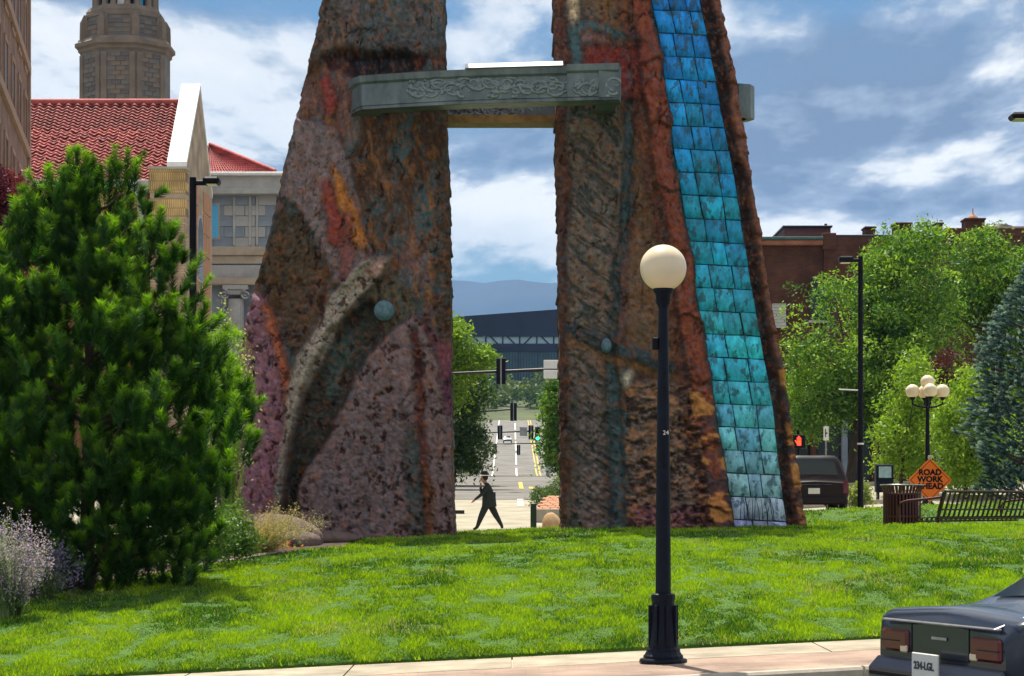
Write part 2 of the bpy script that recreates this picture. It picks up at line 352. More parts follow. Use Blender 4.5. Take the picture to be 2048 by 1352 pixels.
# ---------------------------------------------------------------- lawn
lx = np.arange(-26, 30.1, .5); ly = np.concatenate([[0], np.linspace(0, 1, 70)])
XX, TT = np.meshgrid(lx, ly); YY = Ye(XX) + TT * (57.2 - Ye(XX)); ZZ = lawn_z(XX, YY); ZZ[0] -= .3
i = np.arange(XX.size).reshape(XX.shape)
lawn = mesh_np('lawn', np.stack([XX, YY, ZZ], -1).reshape(-1, 3), np.stack([i[:-1, :-1], i[:-1, 1:], i[1:, 1:], i[1:, :-1]], -1).reshape(-1, 4), M['turf'], smooth=True); lawn['kind'] = 'structure'
BEDPX = [(-260, 1262), (-120, 1240), (0, 1212), (100, 1188), (190, 1166), (330, 1146), (440, 1127), (520, 1113), (600, 1102), (690, 1094)]
BED = np.array([hit(*p) for p in BEDPX])
def bed_y(X): return np.interp(X, BED[:, 0], BED[:, 1], left=BED[0, 1] - 0.0, right=1e9)
bx_ = np.linspace(BED[0, 0], BED[-1, 0], 60); tt = np.linspace(0, 1, 24)
XX, TT = np.meshgrid(bx_, tt); Y0 = bed_y(XX); YY = Y0 + TT * (47 - Y0); ZZ = lawn_z(XX, YY) + .03 * np.minimum(TT * 30, 1) + .02 * fbm(XX * 3, YY * 3, 3, 9)
i = np.arange(XX.size).reshape(XX.shape)
bed = mesh_np('planting_bed', np.stack([XX, YY, ZZ], -1).reshape(-1, 3), np.stack([i[:-1, :-1], i[:-1, 1:], i[1:, 1:], i[1:, :-1]], -1).reshape(-1, 4), M['soil'], smooth=True); bed['kind'] = 'structure'
def blades(name, n, label, ylo=0.0, yhi=1.0):
    # grass sampled so that near ground is as full as far ground
    u = RNG.random(n * 2); Y = 1 / (1 / 20.5 + u * (1 / 55.0 - 1 / 20.5)); X = (RNG.random(n * 2) * 1.16 - .58) * 2048 / F * Y
    k = (Y > Ye(X) - .015) & ~((X < BED[-1, 0]) & (Y > bed_y(X) - .03))
    X, Y = X[k][:n], Y[k][:n]; n = len(X); Z = lawn_z(X, Y) - .01
    pat = fbm(X * .9, Y * .45, 4, 3); pat2 = fbm(X * 2.2 + 9, Y * 1.0, 3, 21); blu = fbm(X * .8 + 40, Y * .33 + 5, 4, 31)
    tuf = fbm(X * 5.0, Y * 2.2, 3, 77); h = (.018 + .032 * RNG.random(n)) * (.4 + 1.2 * sstep(tuf, .25, .8)) * (1 + (Y - 20) * .006); w = (.006 + .006 * RNG.random(n)) * (1 + (Y - 20) * .03)
    a = RNG.random(n) * 6.283; lean = .5 * h; la = RNG.random(n) * 6.283
    dx, dy = np.cos(a) * w, np.sin(a) * w
    V = np.empty((n, 3, 3)); V[:, 0] = np.stack([X - dx, Y - dy, Z], -1); V[:, 1] = np.stack([X + dx, Y + dy, Z], -1)
    V[:, 2] = np.stack([X + np.cos(la) * lean, Y + np.sin(la) * lean, Z + h], -1)
    cA = np.array((.018, .095, .003)); cB = np.array((.30, .47, .003)); cC = np.array((.06, .17, .035)); cD = np.array((.42, .40, .20))
    s = sstep(pat * .45 + pat2 * .25 + tuf * .35 + (RNG.random(n) - .5) * .24, .36, .68)[:, None]  # patchy greens; low tufts coloured darker, putting their shade into the blades
    col = cA * (1 - s) + cB * s
    bl = (sstep(blu + (RNG.random(n) - .5) * .3, .54, .74) * .3)[:, None]; col = col * (1 - bl) + cC * bl
    dry = (RNG.random(n) < .02 + .22 * sstep(fbm(X * 1.1 + 70, Y * .6, 4, 91), .62, .74))[:, None]; col = np.where(dry, cD, col) * (.75 + .5 * RNG.random(n))[:, None]
    o = mesh_np(name, V.reshape(-1, 3), np.arange(n * 3).reshape(-1, 3), M['leaf'], cols=np.repeat(col, 3, 0))
    tag(o, label, 'grass', kind='stuff')
blades('grass', 520000, 'bright green mown grass growing over the mounded lawn')
# ---------------------------------------------------------------- gateway sculpture
MD = 41.4                                           # distance of the sculpture's faces
M['sculpt'] = col_mat('pitted_painted_concrete', .85, .36, 9.0, 1.0, 13, speck=((.03, .02, .018), 7.0, .67, .45), stretch=(1, 1, .7))
M['tile'] = col_mat('glazed_blue_tile', .5, .6, 7.0, .6, 14, .35, speck=((.02, .075, .10), 8.0, .53, .75), stretch=(1, 1, .55))
M['bronze'] = mat('verdigris_bronze', (.20, .23, .24), .5, .3, var=.5, scale=2.2, bump=.8, bscale=6, col2=(.07, .088, .098), stretch=(1, 1, .45))
M['bronze_light'] = mat('pale_metal_flange', (.42, .44, .40), .45, .2, var=.4, scale=3)
M['scroll'] = mat('pale_scrollwork', (.21, .245, .255), .5, .3, var=.3, scale=9)
M['rustlip'] = mat('rust_orange_lip', (.30, .16, .05), .7, var=.4, scale=6)
gate = tag(empty('gateway_sculpture', (0, MD, .9)), 'towering carved two-legged gateway with blue tile panel and metal crossbeam', 'sculpture')
G0 = Vector((0, MD, .9))
def inpoly(px, py, poly):
    r = np.zeros(px.shape, bool); n = len(poly)
    for i in range(n):
        x0, y0 = poly[i]; x1, y1 = poly[(i + 1) % n]
        if y0 == y1: continue
        c = ((y0 > py) != (y1 > py)) & (px < (x1 - x0) * (py - y0) / (y1 - y0) + x0); r ^= c
    return r
def blur(a, k):
    for _ in range(2):
        for ax in (0, 1):
            p = np.pad(a, [(k, k) if j == ax else (0, 0) for j in (0, 1)], mode='edge'); c = np.cumsum(p, axis=ax)
            c = np.concatenate([np.zeros_like(np.take(c, [0], ax)), c], ax); n = a.shape[ax]
            a = (np.take(c, np.arange(2 * k + 1, 2 * k + 1 + n), ax) - np.take(c, np.arange(n), ax)) / (2 * k + 1)
    return a
PK = 1.30                                           # paint colours are given as seen in the open shade; albedo is lighter
def cc(r, g, b): return np.array(C(r, g, b, PK))
def pillar(name, eL, eR, regions, extra, seed, step=2.6):
    ys = np.arange(-330, 1112, step); nxs = int(max(np.interp(900, *zip(*[(y, x) for x, y in eR])) - np.interp(900, *zip(*[(y, x) for x, y in eL])), 100) / step)
    s = np.linspace(0, 1, nxs); yv = ys
    f = lambda e, y: np.interp(y, [p[1] for p in e], [p[0] for p in e])
    tick = lambda y, per, sd: ((y / per + 2.2 * vnoise(y / 120.0, y * 0 + sd, sd)) % 1.0)
    lips = lambda sd: 3.6 * (tick(yv, 84, sd) ** 3) * (.25 + 1.1 * vnoise(yv / 60, yv * 0 + 3, sd + 9)) + 5 * (fbm(yv / 12, yv * 0 + sd, 3, sd) - .5)
    XL = f(eL, yv) - lips(seed + 1); XR = f(eR, yv) + lips(seed + 2)
    # the edges of the two legs step out in overlapping ledges
    PX = XL[:, None] + s[None, :] * (XR - XL)[:, None]; PYY = np.repeat(yv[:, None], nxs, 1)
    wx = PX + 20 * (fbm(PX / 60, PYY / 60, 3, seed + 5) - .5); wy = PYY + 20 * (fbm(PX / 60 + 7, PYY / 60, 3, seed + 6) - .5)
    # base paint: streaked browns, slate and rust
    a = fbm(wx / 26 + wy / 90, wy / 70, 5, seed + 7, .6); b = fbm(wx / 12 - wy / 60, wy / 34, 4, seed + 8, .6); c = fbm(wx / 70, wy / 90, 3, seed + 9)
    k = lambda v, lo, hi: sstep(v, lo, hi)[..., None]
    col = cc(78, 55, 42) * (1 - k(a, .44, .62)) + cc(70, 84, 88) * k(a, .44, .62)
    o = k(b, .56, .72) * .8; col = col * (1 - o) + cc(132, 88, 52) * o
    o = k(c, .52, .7) * .5; col = col * (1 - o) + cc(112, 82, 84) * o
    col = col * (.55 + .9 * c[..., None])
    H = .05 * (a - .5) + .11 * (b - .5) + .04 * (fbm(wx / 5, wy / 5, 3, seed + 3) - .5)
    for (poly, colr, h, soft, alpha, rough) in regions:
        m = inpoly(wx, wy, poly).astype(float); ms = blur(m, max(int(soft / step), 1))
        var = (.72 + .56 * fbm(wx / 9, wy / 15, 4, seed + int(poly[0][0]), .65))[..., None]
        al = (blur(m, 1) * alpha)[..., None]; col = col * (1 - al) + cc(*colr) * var * al
        ed = blur(m, 2); ed = np.clip(ed * (1 - ed) * 4, 0, 1) * (.25 + .6 * fbm(wx / 16, wy / 16, 3, seed + 71)) * min(1.0, alpha + .1); ed = ed[..., None]  # edge shade of each carved shape painted as a dark outline
        col = col * (1 - ed * .75) + cc(40, 28, 26) * ed * .75
        H = H + ms * h + ms * rough * (fbm(wx / 8, wy / 8, 4, seed + int(poly[0][1]) + 40, .6) - .5)
    # fine mottling of rust, slate and bare grey over every panel
    m1 = fbm(wx / 7, wy / 9, 4, seed + 21, .65); m2 = fbm(wx / 5 + 30, wy / 8, 4, seed + 22, .65)
    o = k(m1, .56, .70) * .55; col = col * (1 - o) + cc(128, 76, 46) * o
    o = k(m2, .57, .72) * .55; col = col * (1 - o) + cc(70, 84, 94) * o
    o = (1 - k(m1, .28, .40)) * .45; col = col * (1 - o) + cc(48, 36, 32) * o
    H = H + .03 * (m1 - .5)
    # sharp creases and chipped ledges running with the grain of the stone, crease shade painted dark
    for (fx_, fy_, wd_, dk, dp, sd) in ((34, 90, .022, .6, .06, 1), (15, 30, .018, .3, .02, 2), (60, 22, .013, .4, .03, 3)):
        rg_ = np.abs(fbm(wx / fx_ + wy / 120, wy / fy_, 4, seed + 60 + sd, .55) - .5); cz2 = (1 - sstep(rg_, .0, wd_)) * sstep(fbm(wx / 50, wy / 50, 3, seed + 80 + sd), .46, .60)
        col = col * (1 - cz2[..., None] * dk) + cc(30, 22, 20) * cz2[..., None] * dk; H = H - dp * cz2
    g_ = col.mean(-1, keepdims=True); col = g_ + (col - g_) * 1.04
    col, H = extra(PX, PYY, wx, wy, col, H, k)
    H[:, 0] = np.minimum(H[:, 0], -.02); H[:, -1] = np.minimum(H[:, -1], -.02)
    Xw = (PX - CX) / F * MD; Zw = CZ - (PYY - HY) / F * MD; Yw = MD - H
    Vf = np.stack([Xw, Yw, Zw], -1).reshape(-1, 3) - np.array(G0)
    ny = len(ys); i = np.arange(ny * nxs).reshape(ny, nxs)
    Ff = np.stack([i[:-1, :-1], i[1:, :-1], i[1:, 1:], i[:-1, 1:]], -1).reshape(-1, 4)
    # sides and back: the loop of the outline carried 1.5 m back
    nV = len(Vf); loop = np.concatenate([i[:, 0], i[-1, 1:], i[-2::-1, -1], i[0, -2:0:-1]])
    Vs = Vf[loop].copy(); Vs[:, 1] += .7; Vb = Vf[loop].copy(); Vb[:, 1] = 1.5 + .06 * RNG.random(len(loop)); Vs[:, 1] += .03 * RNG.random(len(loop))
    n = len(loop); j = np.arange(n); jn = (j + 1) % n
    Fs = np.concatenate([np.stack([loop[j], nV + j, nV + jn, loop[jn]], -1), np.stack([nV + j, nV + n + j, nV + n + jn, nV + jn], -1)])[:, ::-1]
    # back face: strips between left and right outline
    nb = nV + n; lidx = nb + np.arange(ny); rstart = ny + nxs - 1
    ridx = np.concatenate([[nb + ny + nxs - 2], nb + ny + nxs - 1 + np.arange(ny - 1)])[::-1]
    Fb = np.stack([lidx[:-1], ridx[:-1], ridx[1:], lidx[1:]], -1)
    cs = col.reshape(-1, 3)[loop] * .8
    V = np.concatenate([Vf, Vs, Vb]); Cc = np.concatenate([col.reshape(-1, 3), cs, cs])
    return mesh_np(name, V, np.concatenate([Ff, Fs, Fb]), M['sculpt'], gate, np.clip(Cc, .004, .9), smooth=True)
LP_L = [(700, -330), (645, 0), (632, 70), (617, 125), (600, 205), (579, 290), (556, 390), (531, 500), (502, 600), (482, 690), (470, 760), (464, 830), (462, 930), (470, 1112)]
LP_R = [(882, -330), (887, 0), (888, 200), (893, 250), (897, 420), (900, 600), (902, 800), (905, 960), (908, 1112)]
MAUVE, DARK = (140, 104, 118), (54, 46, 38)
regL = [
 ([(625, -330), (900, -330), (900, 60), (850, 118), (760, 108), (700, 100), (640, 130), (600, 150)], (88, 84, 82), .14, 8, .45, .10),
 ([(640, 118), (700, 98), (770, 108), (852, 116), (846, 140), (700, 150), (660, 142)], (62, 30, 30), -.10, 4, .8, .02),  # shadow under the overhang painted dark, here and in the next shape
 ([(700, 110), (820, 105), (830, 140), (720, 160)], (40, 42, 46), -.16, 5, .85, .02),
 ([(588, 235), (672, 255), (700, 330), (722, 430), (752, 515), (700, 580), (664, 570), (640, 500), (598, 410), (560, 400)], (120, 102, 104), .13, 4, .85, .06),
 ([(636, 160), (655, 145), (672, 190), (668, 235), (652, 230)], (140, 52, 50), .04, 4, .8, .03),
 ([(655, 335), (682, 360), (738, 482), (734, 506), (708, 496), (668, 400)], (176, 108, 48), .03, 3, .9, .02),
 ([(640, 372), (656, 366), (694, 455), (692, 500), (668, 496)], (136, 52, 42), .02, 3, .85, .02),
 ([(690, 420), (704, 430), (712, 520), (700, 575), (676, 560)], (132, 70, 66), .02, 3, .7, .02),
 ([(556, 420), (600, 430), (655, 560), (648, 640), (600, 720), (575, 690), (540, 600), (520, 560)], (76, 56, 36), -.05, 8, .8, .12),
 ([(504, 590), (530, 592), (562, 690), (584, 770), (588, 850), (572, 950), (546, 1112), (440, 1112), (440, 720), (476, 690)], (136, 94, 110), .18, 6, .86, .05),
 ([(520, 600), (540, 612), (566, 690), (586, 780), (586, 850), (574, 860), (560, 740)], (190, 98, 50), .02, 3, .75, .03),
 ([(735, 575), (790, 545), (842, 600), (826, 640), (760, 690), (700, 700)], (84, 80, 64), -.03, 6, .75, .05),
 ([(664, 655), (700, 640), (740, 600), (764, 640), (750, 690), (694, 782), (644, 882), (600, 970), (562, 1112), (543, 1112), (582, 905), (600, 790)], (52, 54, 46), -.24, 4, .92, .06),
 ([(786, 512), (756, 510), (706, 548), (668, 590), (640, 650), (592, 720), (574, 790), (566, 880), (556, 970), (540, 1112), (552, 1112), (572, 980), (584, 900), (598, 812), (640, 726), (690, 642), (752, 566)], (156, 143, 132), .15, 4, .88, .04),
 ([(776, 520), (757, 518), (735, 545), (752, 562)], (170, 132, 122), .05, 3, .9, .02),
 ([(828, 622), (846, 640), (872, 722), (915, 770), (920, 1112), (590, 1112), (600, 968), (650, 880), (704, 778), (756, 694)], (120, 98, 100), .22, 4, .88, .06),
 ([(820, 628), (846, 640), (880, 740), (915, 800), (915, 720), (870, 660)], (140, 70, 90), .03, 4, .6, .03),
 ([(872, 745), (902, 735), (910, 830), (894, 840)], (96, 34, 74), .0, 4, .7, .02),
 ([(640, 960), (720, 840), (800, 800), (830, 900), (835, 1112), (600, 1112)], (104, 92, 96), .04, 10, .5, .08),
 ([(822, 660), (834, 655), (846, 800), (866, 1112), (846, 1112), (834, 850)], (100, 36, 28), -.06, 3, .85, .03),
 ([(810, 860), (836, 850), (846, 1000), (850, 1080), (815, 1060)], (60, 74, 72), -.03, 4, .7, .05),
 ([(846, 940), (864, 950), (870, 1090), (850, 1090)], (150, 98, 50), .02, 3, .35, .03),
 ([(872, 150), (912, 150), (912, 700), (880, 690), (872, 500)], (62, 46, 34), -.03, 4, .55, .03),
 ([(650, 690), (700, 660), (715, 700), (670, 790), (640, 800)], (62, 84, 80), .02, 6, .6, .03),
]
def extraL(PX, PYY, wx, wy, col, H, k):
    # worn dark pits in the pale panels
    n = fbm(wx / 13, wy / 17, 4, 77, .6); m = (sstep(n, .645, .69) * (wy > 560))[..., None] * .85
    col = col * (1 - m) + cc(58, 34, 32) * m; H = H - .045 * m[..., 0]
    cr = np.abs(fbm(wx / 45, wy / 60, 3, 88) - .5); c2 = (1 - sstep(cr, .0, .012))[..., None] * .55
    return col * (1 - c2) + cc(46, 30, 28) * c2, H - .02 * c2[..., 0]
leg_l = pillar('carved_leg', LP_L, LP_R, regL, extraL, 100); leg_l['label'] = 'left leg with pink and slate carved panels'
RP_L = [(1098, -330), (1108, 0), (1112, 200), (1116, 420), (1119, 640), (1121, 820), (1124, 1112)]
RP_R = [(1352, -330), (1440, 0), (1455, 78), (1469, 140), (1481, 215), (1497, 315), (1508, 385), (1519, 455), (1539, 590), (1559, 690), (1577, 800), (1590, 900), (1602, 980), (1618, 1112)]
TL = [(1240, -330), (1302, 0), (1318, 80), (1333, 195), (1350, 320), (1365, 405), (1379, 500), (1394, 600), (1410, 700), (1425, 800), (1440, 880), (1450, 930), (1460, 1000), (1470, 1060), (1476, 1112)]
TR = [(1330, -330), (1400, 0), (1412, 60), (1430, 150), (1446, 240), (1466, 340), (1481, 430), (1498, 540), (1515, 640), (1530, 720), (1544, 800), (1555, 900), (1565, 980), (1576, 1060), (1583, 1112)]
poly_between = lambda a, b: list(a) + list(b)[::-1]
off = lambda e, d0, d1: [(x + d0 + (d1 - d0) * (y + 330) / 1442, y) for x, y in e]
regR = [
 ([(1090, -330), (1132, -330), (1136, 200), (1138, 1112), (1090, 1112)], (78, 48, 38), -.02, 4, .85, .05),
 ([(1138, 205), (1238, 200), (1256, 300), (1232, 500), (1226, 690), (1214, 1112), (1138, 1112)], (112, 98, 88), .07, 5, .7, .14),
 ([(1150, 205), (1180, 215), (1240, 260), (1240, 290), (1190, 250), (1150, 230)], (58, 72, 62), -.02, 4, .7, .04),
 ([(1255, 200), (1278, 200), (1262, 330), (1252, 460), (1234, 690), (1250, 1112), (1218, 1112), (1212, 700), (1238, 460)], (64, 86, 90), -.09, 5, .8, .05),
 ([(1282, 200), (1304, 200), (1376, 560), (1404, 740), (1256, 725), (1256, 500)], (108, 78, 54), .05, 6, .75, .08),
 ([(1290, 330), (1330, 330), (1370, 520), (1300, 560), (1275, 450)], (84, 66, 50), .0, 8, .5, .10),
 ([(1165, -330), (1240, -330), (1290, 60), (1296, 90), (1170, 40)], (112, 84, 58), .05, 5, .7, .08),
 ([(1165, 90), (1290, 95), (1304, 200), (1160, 195)], (112, 40, 34), -.03, 4, .9, .06),
 ([(1140, 40), (1165, 44), (1296, 74), (1296, 90), (1165, 64), (1150, 200), (1136, 200)], (58, 96, 100), .04, 3, .85, .02),
 ([(1142, -60), (1158, -60), (1164, 30), (1152, 62), (1140, 40)], (196, 170, 138), .05, 3, .9, .06),
 ([(1138, 642), (1212, 678), (1404, 736), (1404, 764), (1212, 708), (1138, 668)], (46, 64, 74), .03, 3, .85, .02),
 ([(1138, 668), (1212, 708), (1404, 764), (1404, 776), (1212, 724), (1138, 684)], (140, 96, 52), .0, 3, .6, .02),
 ([(1252, 770), (1300, 760), (1404, 775), (1432, 1112), (1256, 1112)], (122, 100, 90), .06, 6, .75, .24),
 ([(1150, 780), (1205, 770), (1206, 1112), (1150, 1112)], (116, 100, 98), .04, 6, .6, .16),
 ([(1258, 1010), (1432, 1015), (1440, 1112), (1258, 1112)], (132, 74, 92), .0, 8, .6, .08),
 ([(1242, 762), (1262, 742), (1272, 748), (1258, 775), (1246, 790)], (196, 184, 164), .07, 3, .95, .02),
 (poly_between(off(TL, -42, -48), TL), (124, 62, 48), .13, 3, .9, .03),
 (poly_between(off(TL, -70, -66), off(TL, -44, -50)), (96, 46, 38), .02, 4, .6, .04),
 (poly_between(TL, TR), (40, 66, 70), -.012, 2, .97, .0),
 (poly_between(TR, off(TR, 24, 16)), (40, 24, 28), -.10, 2, .92, .02),  # recess beside the tiles, its shadow painted in as a dark strip
 (poly_between(off(TR, 24, 16), off(TR, 70, 60)), (122, 76, 62), .09, 3, .85, .05),
]
def extraR(PX, PYY, wx, wy, col, H, k):
    tl = np.interp(PYY, [p[1] for p in TL], [p[0] for p in TL]); tr = np.interp(PYY, [p[1] for p in TR], [p[0] for p in TR])
    lb = ((PX < tl) & (PX > tl - 46)); rb = (PX > tr + 22)
    # the border strips overlap in cloth-like lengths and are banded ochre and slate lower down
    saw = ((PYY + 6 * np.sin(PX / 9)) / 128.0 + .05) % 1.0; H = H + np.where(lb, .07 * saw ** 2, 0)
    saw2 = ((PYY + 5 * np.sin(PX / 7)) / 100.0 + .3) % 1.0; H = H + np.where(rb, .07 * saw2 ** 2, 0)
    n = fbm(wx / 40, wy / 22, 3, 55)
    for msk, y0 in ((lb, 790), (rb, 700)):
        m = (msk & (wy > y0))
        q = (m * sstep(n, .5, .56))[..., None] * .85; col = col * (1 - q) + cc(176, 120, 66) * q
        q = (m * (1 - sstep(n, .40, .46)))[..., None] * .75; col = col * (1 - q) + cc(60, 56, 60) * q
    q = (((saw < .05) & lb) | ((saw2 < .05) & rb))[..., None] * .5; col = col * (1 - q) + cc(60, 30, 26) * q
    # rocky flutes in the lower panel and slanting strokes in the grey panel
    m = ((PX > 1252) & (PX < tl - 40) & (PYY > 770)); n2 = fbm(wx / 20, wy / 8, 4, 61, .6); q = (m * sstep(n2, .55, .62))[..., None] * .8
    col = col * (1 - q) + cc(52, 36, 32) * q; H = H - .06 * q[..., 0]
    q = (m * (1 - sstep(n2, .36, .44)))[..., None] * .6; col = col * (1 - q) + cc(164, 112, 74) * q
    m = ((PX > 1140) & (PX < 1236) & (PYY > 205)); n3 = fbm((wx + wy * .7) / 60, (wy - wx * .7) / 9, 4, 62, .6); q = (m * sstep(n3, .54, .62))[..., None] * .7
    col = col * (1 - q) + cc(60, 62, 62) * q; H = H - .05 * q[..., 0]
    return col, H
leg_r = pillar('carved_leg', RP_L, RP_R, regR, extraR, 300); leg_r['label'] = 'right leg with blue tile panel between red borders'
def G(px, py, d): return W(px, py, d) - G0
M['disc'] = mat('slate_blue_disc', (.11, .19, .23), .6, var=.4, scale=14, bump=.3)
def disc(px, py, rx, ry, prt, dep=.16):
    c = G(px, py, MD); k = MD / F; vs = []; fs = []; n = 20
    for (f, y) in ((1.12, .05), (1.12, -dep * .55), (1.0, -dep * .6), (.92, -dep), (.5, -dep - .02), (.02, -dep - .025)):
        for j in range(n): a = 6.2832 * j / n; vs.append((c.x + rx * k * f * math.cos(a), y - .06, c.z + ry * k * f * math.sin(a)))
    for r in range(5):
        for j in range(n): fs.append((r * n + j, r * n + (j + 1) % n, (r + 1) * n + (j + 1) % n, (r + 1) * n + j))
    MB().add(vs, fs, True).build('disc', M['disc'], prt)
disc(769, 622, 18, 18, leg_l, .12); disc(1212, 692, 9, 13, leg_r)
# tile panel, each tile its own piece
rows = [-330 + 46 * i for i in range(8)] + [22 + 46.3 * i for i in range(23)] + [1066, 1100]
rows = sorted(rows); rows = [r for i, r in enumerate(rows) if i == 0 or r - rows[i - 1] > 20]
fx = lambda e, y: float(np.interp(y, [p[1] for p in e], [p[0] for p in e]))
TC = [(-330, (20, 70, 130)), (0, (10, 104, 176)), (150, (10, 114, 178)), (330, (16, 124, 170)), (500, (26, 142, 176)), (640, (46, 158, 180)), (760, (44, 154, 184)), (850, (84, 162, 186)), (930, (112, 166, 180)), (1010, (146, 164, 182)), (1050, (142, 140, 184)), (1112, (124, 120, 168))]
for r in range(len(rows) - 1):
    y0, y1 = rows[r], rows[r + 1]; wob = [random.uniform(-.07, .07) for _ in range(4)]
    cuts = [0, .33 + wob[0], .68 + wob[1], 1]
    for c in range(3):
        g = .95; q = []
        for (cu, y, sx, sy) in ((cuts[c], y0, 1, 1), (cuts[c + 1], y0, -1, 1), (cuts[c + 1], y1, -1, -1), (cuts[c], y1, 1, -1)):
            a, b = fx(TL, y), fx(TR, y); q.append((a + cu * (b - a) + sx * g + random.uniform(-1.0, 1.0), y + sy * g + 5 * (cu - .5) + random.uniform(-1.0, 1.0)))
        cxm, cym = sum(p[0] for p in q) / 4, sum(p[1] for p in q) / 4
        vs = []
        dep = .028 + random.uniform(-.004, .004); tx, ty = random.uniform(-.003, .003), random.uniform(-.003, .003)
        for (f, dd) in ((1, .04), (1, -dep + .012), (.965, -dep)):
            for j, p in enumerate(q):
                w_ = G(cxm + (p[0] - cxm) * f, cym + (p[1] - cym) * f, MD); vs.append((w_.x, dd + .0 + (tx * (1 if j in (1, 2) else -1) + ty * (1 if j > 1 else -1)) * (dd < 0), w_.z))
        fs = [(8, 11, 10, 9)] + [(k * 4 + j, k * 4 + 4 + j, k * 4 + 4 + (j + 1) % 4, k * 4 + (j + 1) % 4) for k in (0, 1) for j in range(4)]
        jit = random.uniform(.84, 1.10); base = [np.interp((y0 + y1) / 2, [t[0] for t in TC], [t[1][z] for t in TC]) * jit * random.uniform(.96, 1.04) for z in range(3)]
        cl = np.clip(np.array(C(*base, 1.5)), 0, .8)
        mesh_np('tile', vs, fs, M['tile'], leg_r, np.repeat(cl[None], 12, 0))
# painted reeds on the lowest tiles
M['reedpaint'] = mat('dark_blue_brush_paint', (.03, .035, .10), .5, var=.3)
for i in range(11):
    x0 = 1480 + i * 6.5 + random.uniform(-4, 4); b = random.uniform(-14, 12); pts = []
    for t in (0, .35, .7, 1): pts.append(G(x0 + b * t * t, 1040 - 55 * t * random.uniform(.9, 1.05), MD - .048))
    vs = []
    for i2, p in enumerate(pts): w_ = .009 * (1 - i2 / 3.3); vs += [(p.x - w_, p.y, p.z), (p.x + w_, p.y, p.z)]
    MB().add(vs, [(2 * k, 2 * k + 1, 2 * k + 3, 2 * k + 2) for k in range(3)]).build('painted_reed', M['reedpaint'], leg_r)
# ---- crossbeam: front arc, rear arc and the rounded end that wraps the right leg
def beam_sweep(path, z_of, name, mat_, h, dep, parent, flange=True):
    # path: list of (x, y) world; rectangular section with flanges
    prof = [(0, 0), (.02, .0), (.02, .06), (0, .07), (0, h - .16), (-.05, h - .12), (-.07, h - .01), (-.02, h), (dep, h), (dep, 0)]
    vs = []; fs = []; n = len(prof); P = [Vector((x, y, 0)) for x, y in path]
    for i, p in enumerate(P):
        d = (P[min(i + 1, len(P) - 1)] - P[max(i - 1, 0)]).normalized(); nrm = Vector((-d.y, d.x, 0)); z0 = z_of(i)
        for (o_, z) in prof: q = p + nrm * o_; vs.append((q.x, q.y - MD, z + z0 - G0.z))
    for i in range(len(P) - 1):
        for k in range(n): fs.append((i * n + k, (i + 1) * n + k, (i + 1) * n + (k + 1) % n, i * n + (k + 1) % n))
    fs += [tuple(range(n)), tuple(range((len(P) - 1) * n + n - 1, (len(P) - 1) * n - 1, -1))]
    return MB().add(vs, fs).build(name, mat_, parent)
beam = empty('crossbeam', (0, 0, 0)); beam.parent = gate
DF = 39.9
zb = WZ(203, DF); hb = (203 - 134) / F * DF
fp = [(WX(700, 42.0), 42.0), (WX(704, 41.3), 41.3), (WX(712, 41.0), 40.95), (WX(724, 40.8), 40.72), (WX(760, 40.6), 40.6), (WX(820, 40.4), 40.42), (WX(900, 40.2), 40.2), (WX(1000, 40), 40.02), (WX(1132, 39.85), 39.85), (WX(1237, 39.7), 39.72)]
fb = beam_sweep(fp, lambda i: zb, 'front_beam', M['bronze'], hb, .5, beam)
ep = [(WX(1134, 39.72), 39.77), (WX(1238, 39.62), 39.64)]
beam_sweep(ep, lambda i: zb - .01, 'end_panel', M['bronze'], hb + .03, .42, beam)
MB().box((WX(1237, 39.7), -1.75, zb - G0.z + .03), (WX(1237, 39.7) - .35, .2, zb - G0.z + hb - .05)).build('end_block', M['bronze'], beam)
bp_ = [(WX(840, 42.6), 42.75), (WX(1000, 42.6), 42.7), (WX(1130, 42.6), 42.65), (WX(1300, 42.4), 42.55), (WX(1420, 42.4), 42.5), (WX(1462, 42.3), 42.36), (WX(1484, 42.1), 42.16), (WX(1492, 42), 42.0), (WX(1488, 41.9), 41.86), (WX(1470, 41.8), 41.8)]
beam_sweep(bp_, lambda i: WZ(203, 40.1) + .0, 'rear_beam', M['bronze'], hb, .16, beam)
MB().box((WX(830, 42.6), 42.3 - MD, WZ(250, 42.6) - G0.z), (WX(1135, 42.6), 42.95 - MD, WZ(237, 42.6) - G0.z + .02)).build('rust_lip', M['rustlip'], beam)
# top flange's sunlit stretch, its brightness put in as a white plate
tp = MB(); a, b = W(930, 150, 40.06) - G0, W(1126, 147, 39.80) - G0
zt0 = zb + hb + .004 - G0.z; zt1 = zb + hb + .13 - G0.z
tp.add([(a.x, a.y - .06, zt0), (b.x, b.y - .06, zt0), (b.x, b.y + .22, zt1), (a.x, a.y + .22, zt1), (a.x, a.y + .5, zt1 - .03), (b.x, b.y + .5, zt1 - .03), (a.x, a.y + .5, zt0), (b.x, b.y + .5, zt0)],
       [(0, 1, 2, 3), (3, 2, 5, 4), (4, 5, 7, 6), (6, 7, 1, 0), (0, 3, 4, 6), (1, 7, 5, 2)]).build('top_plate', M['white'], beam)
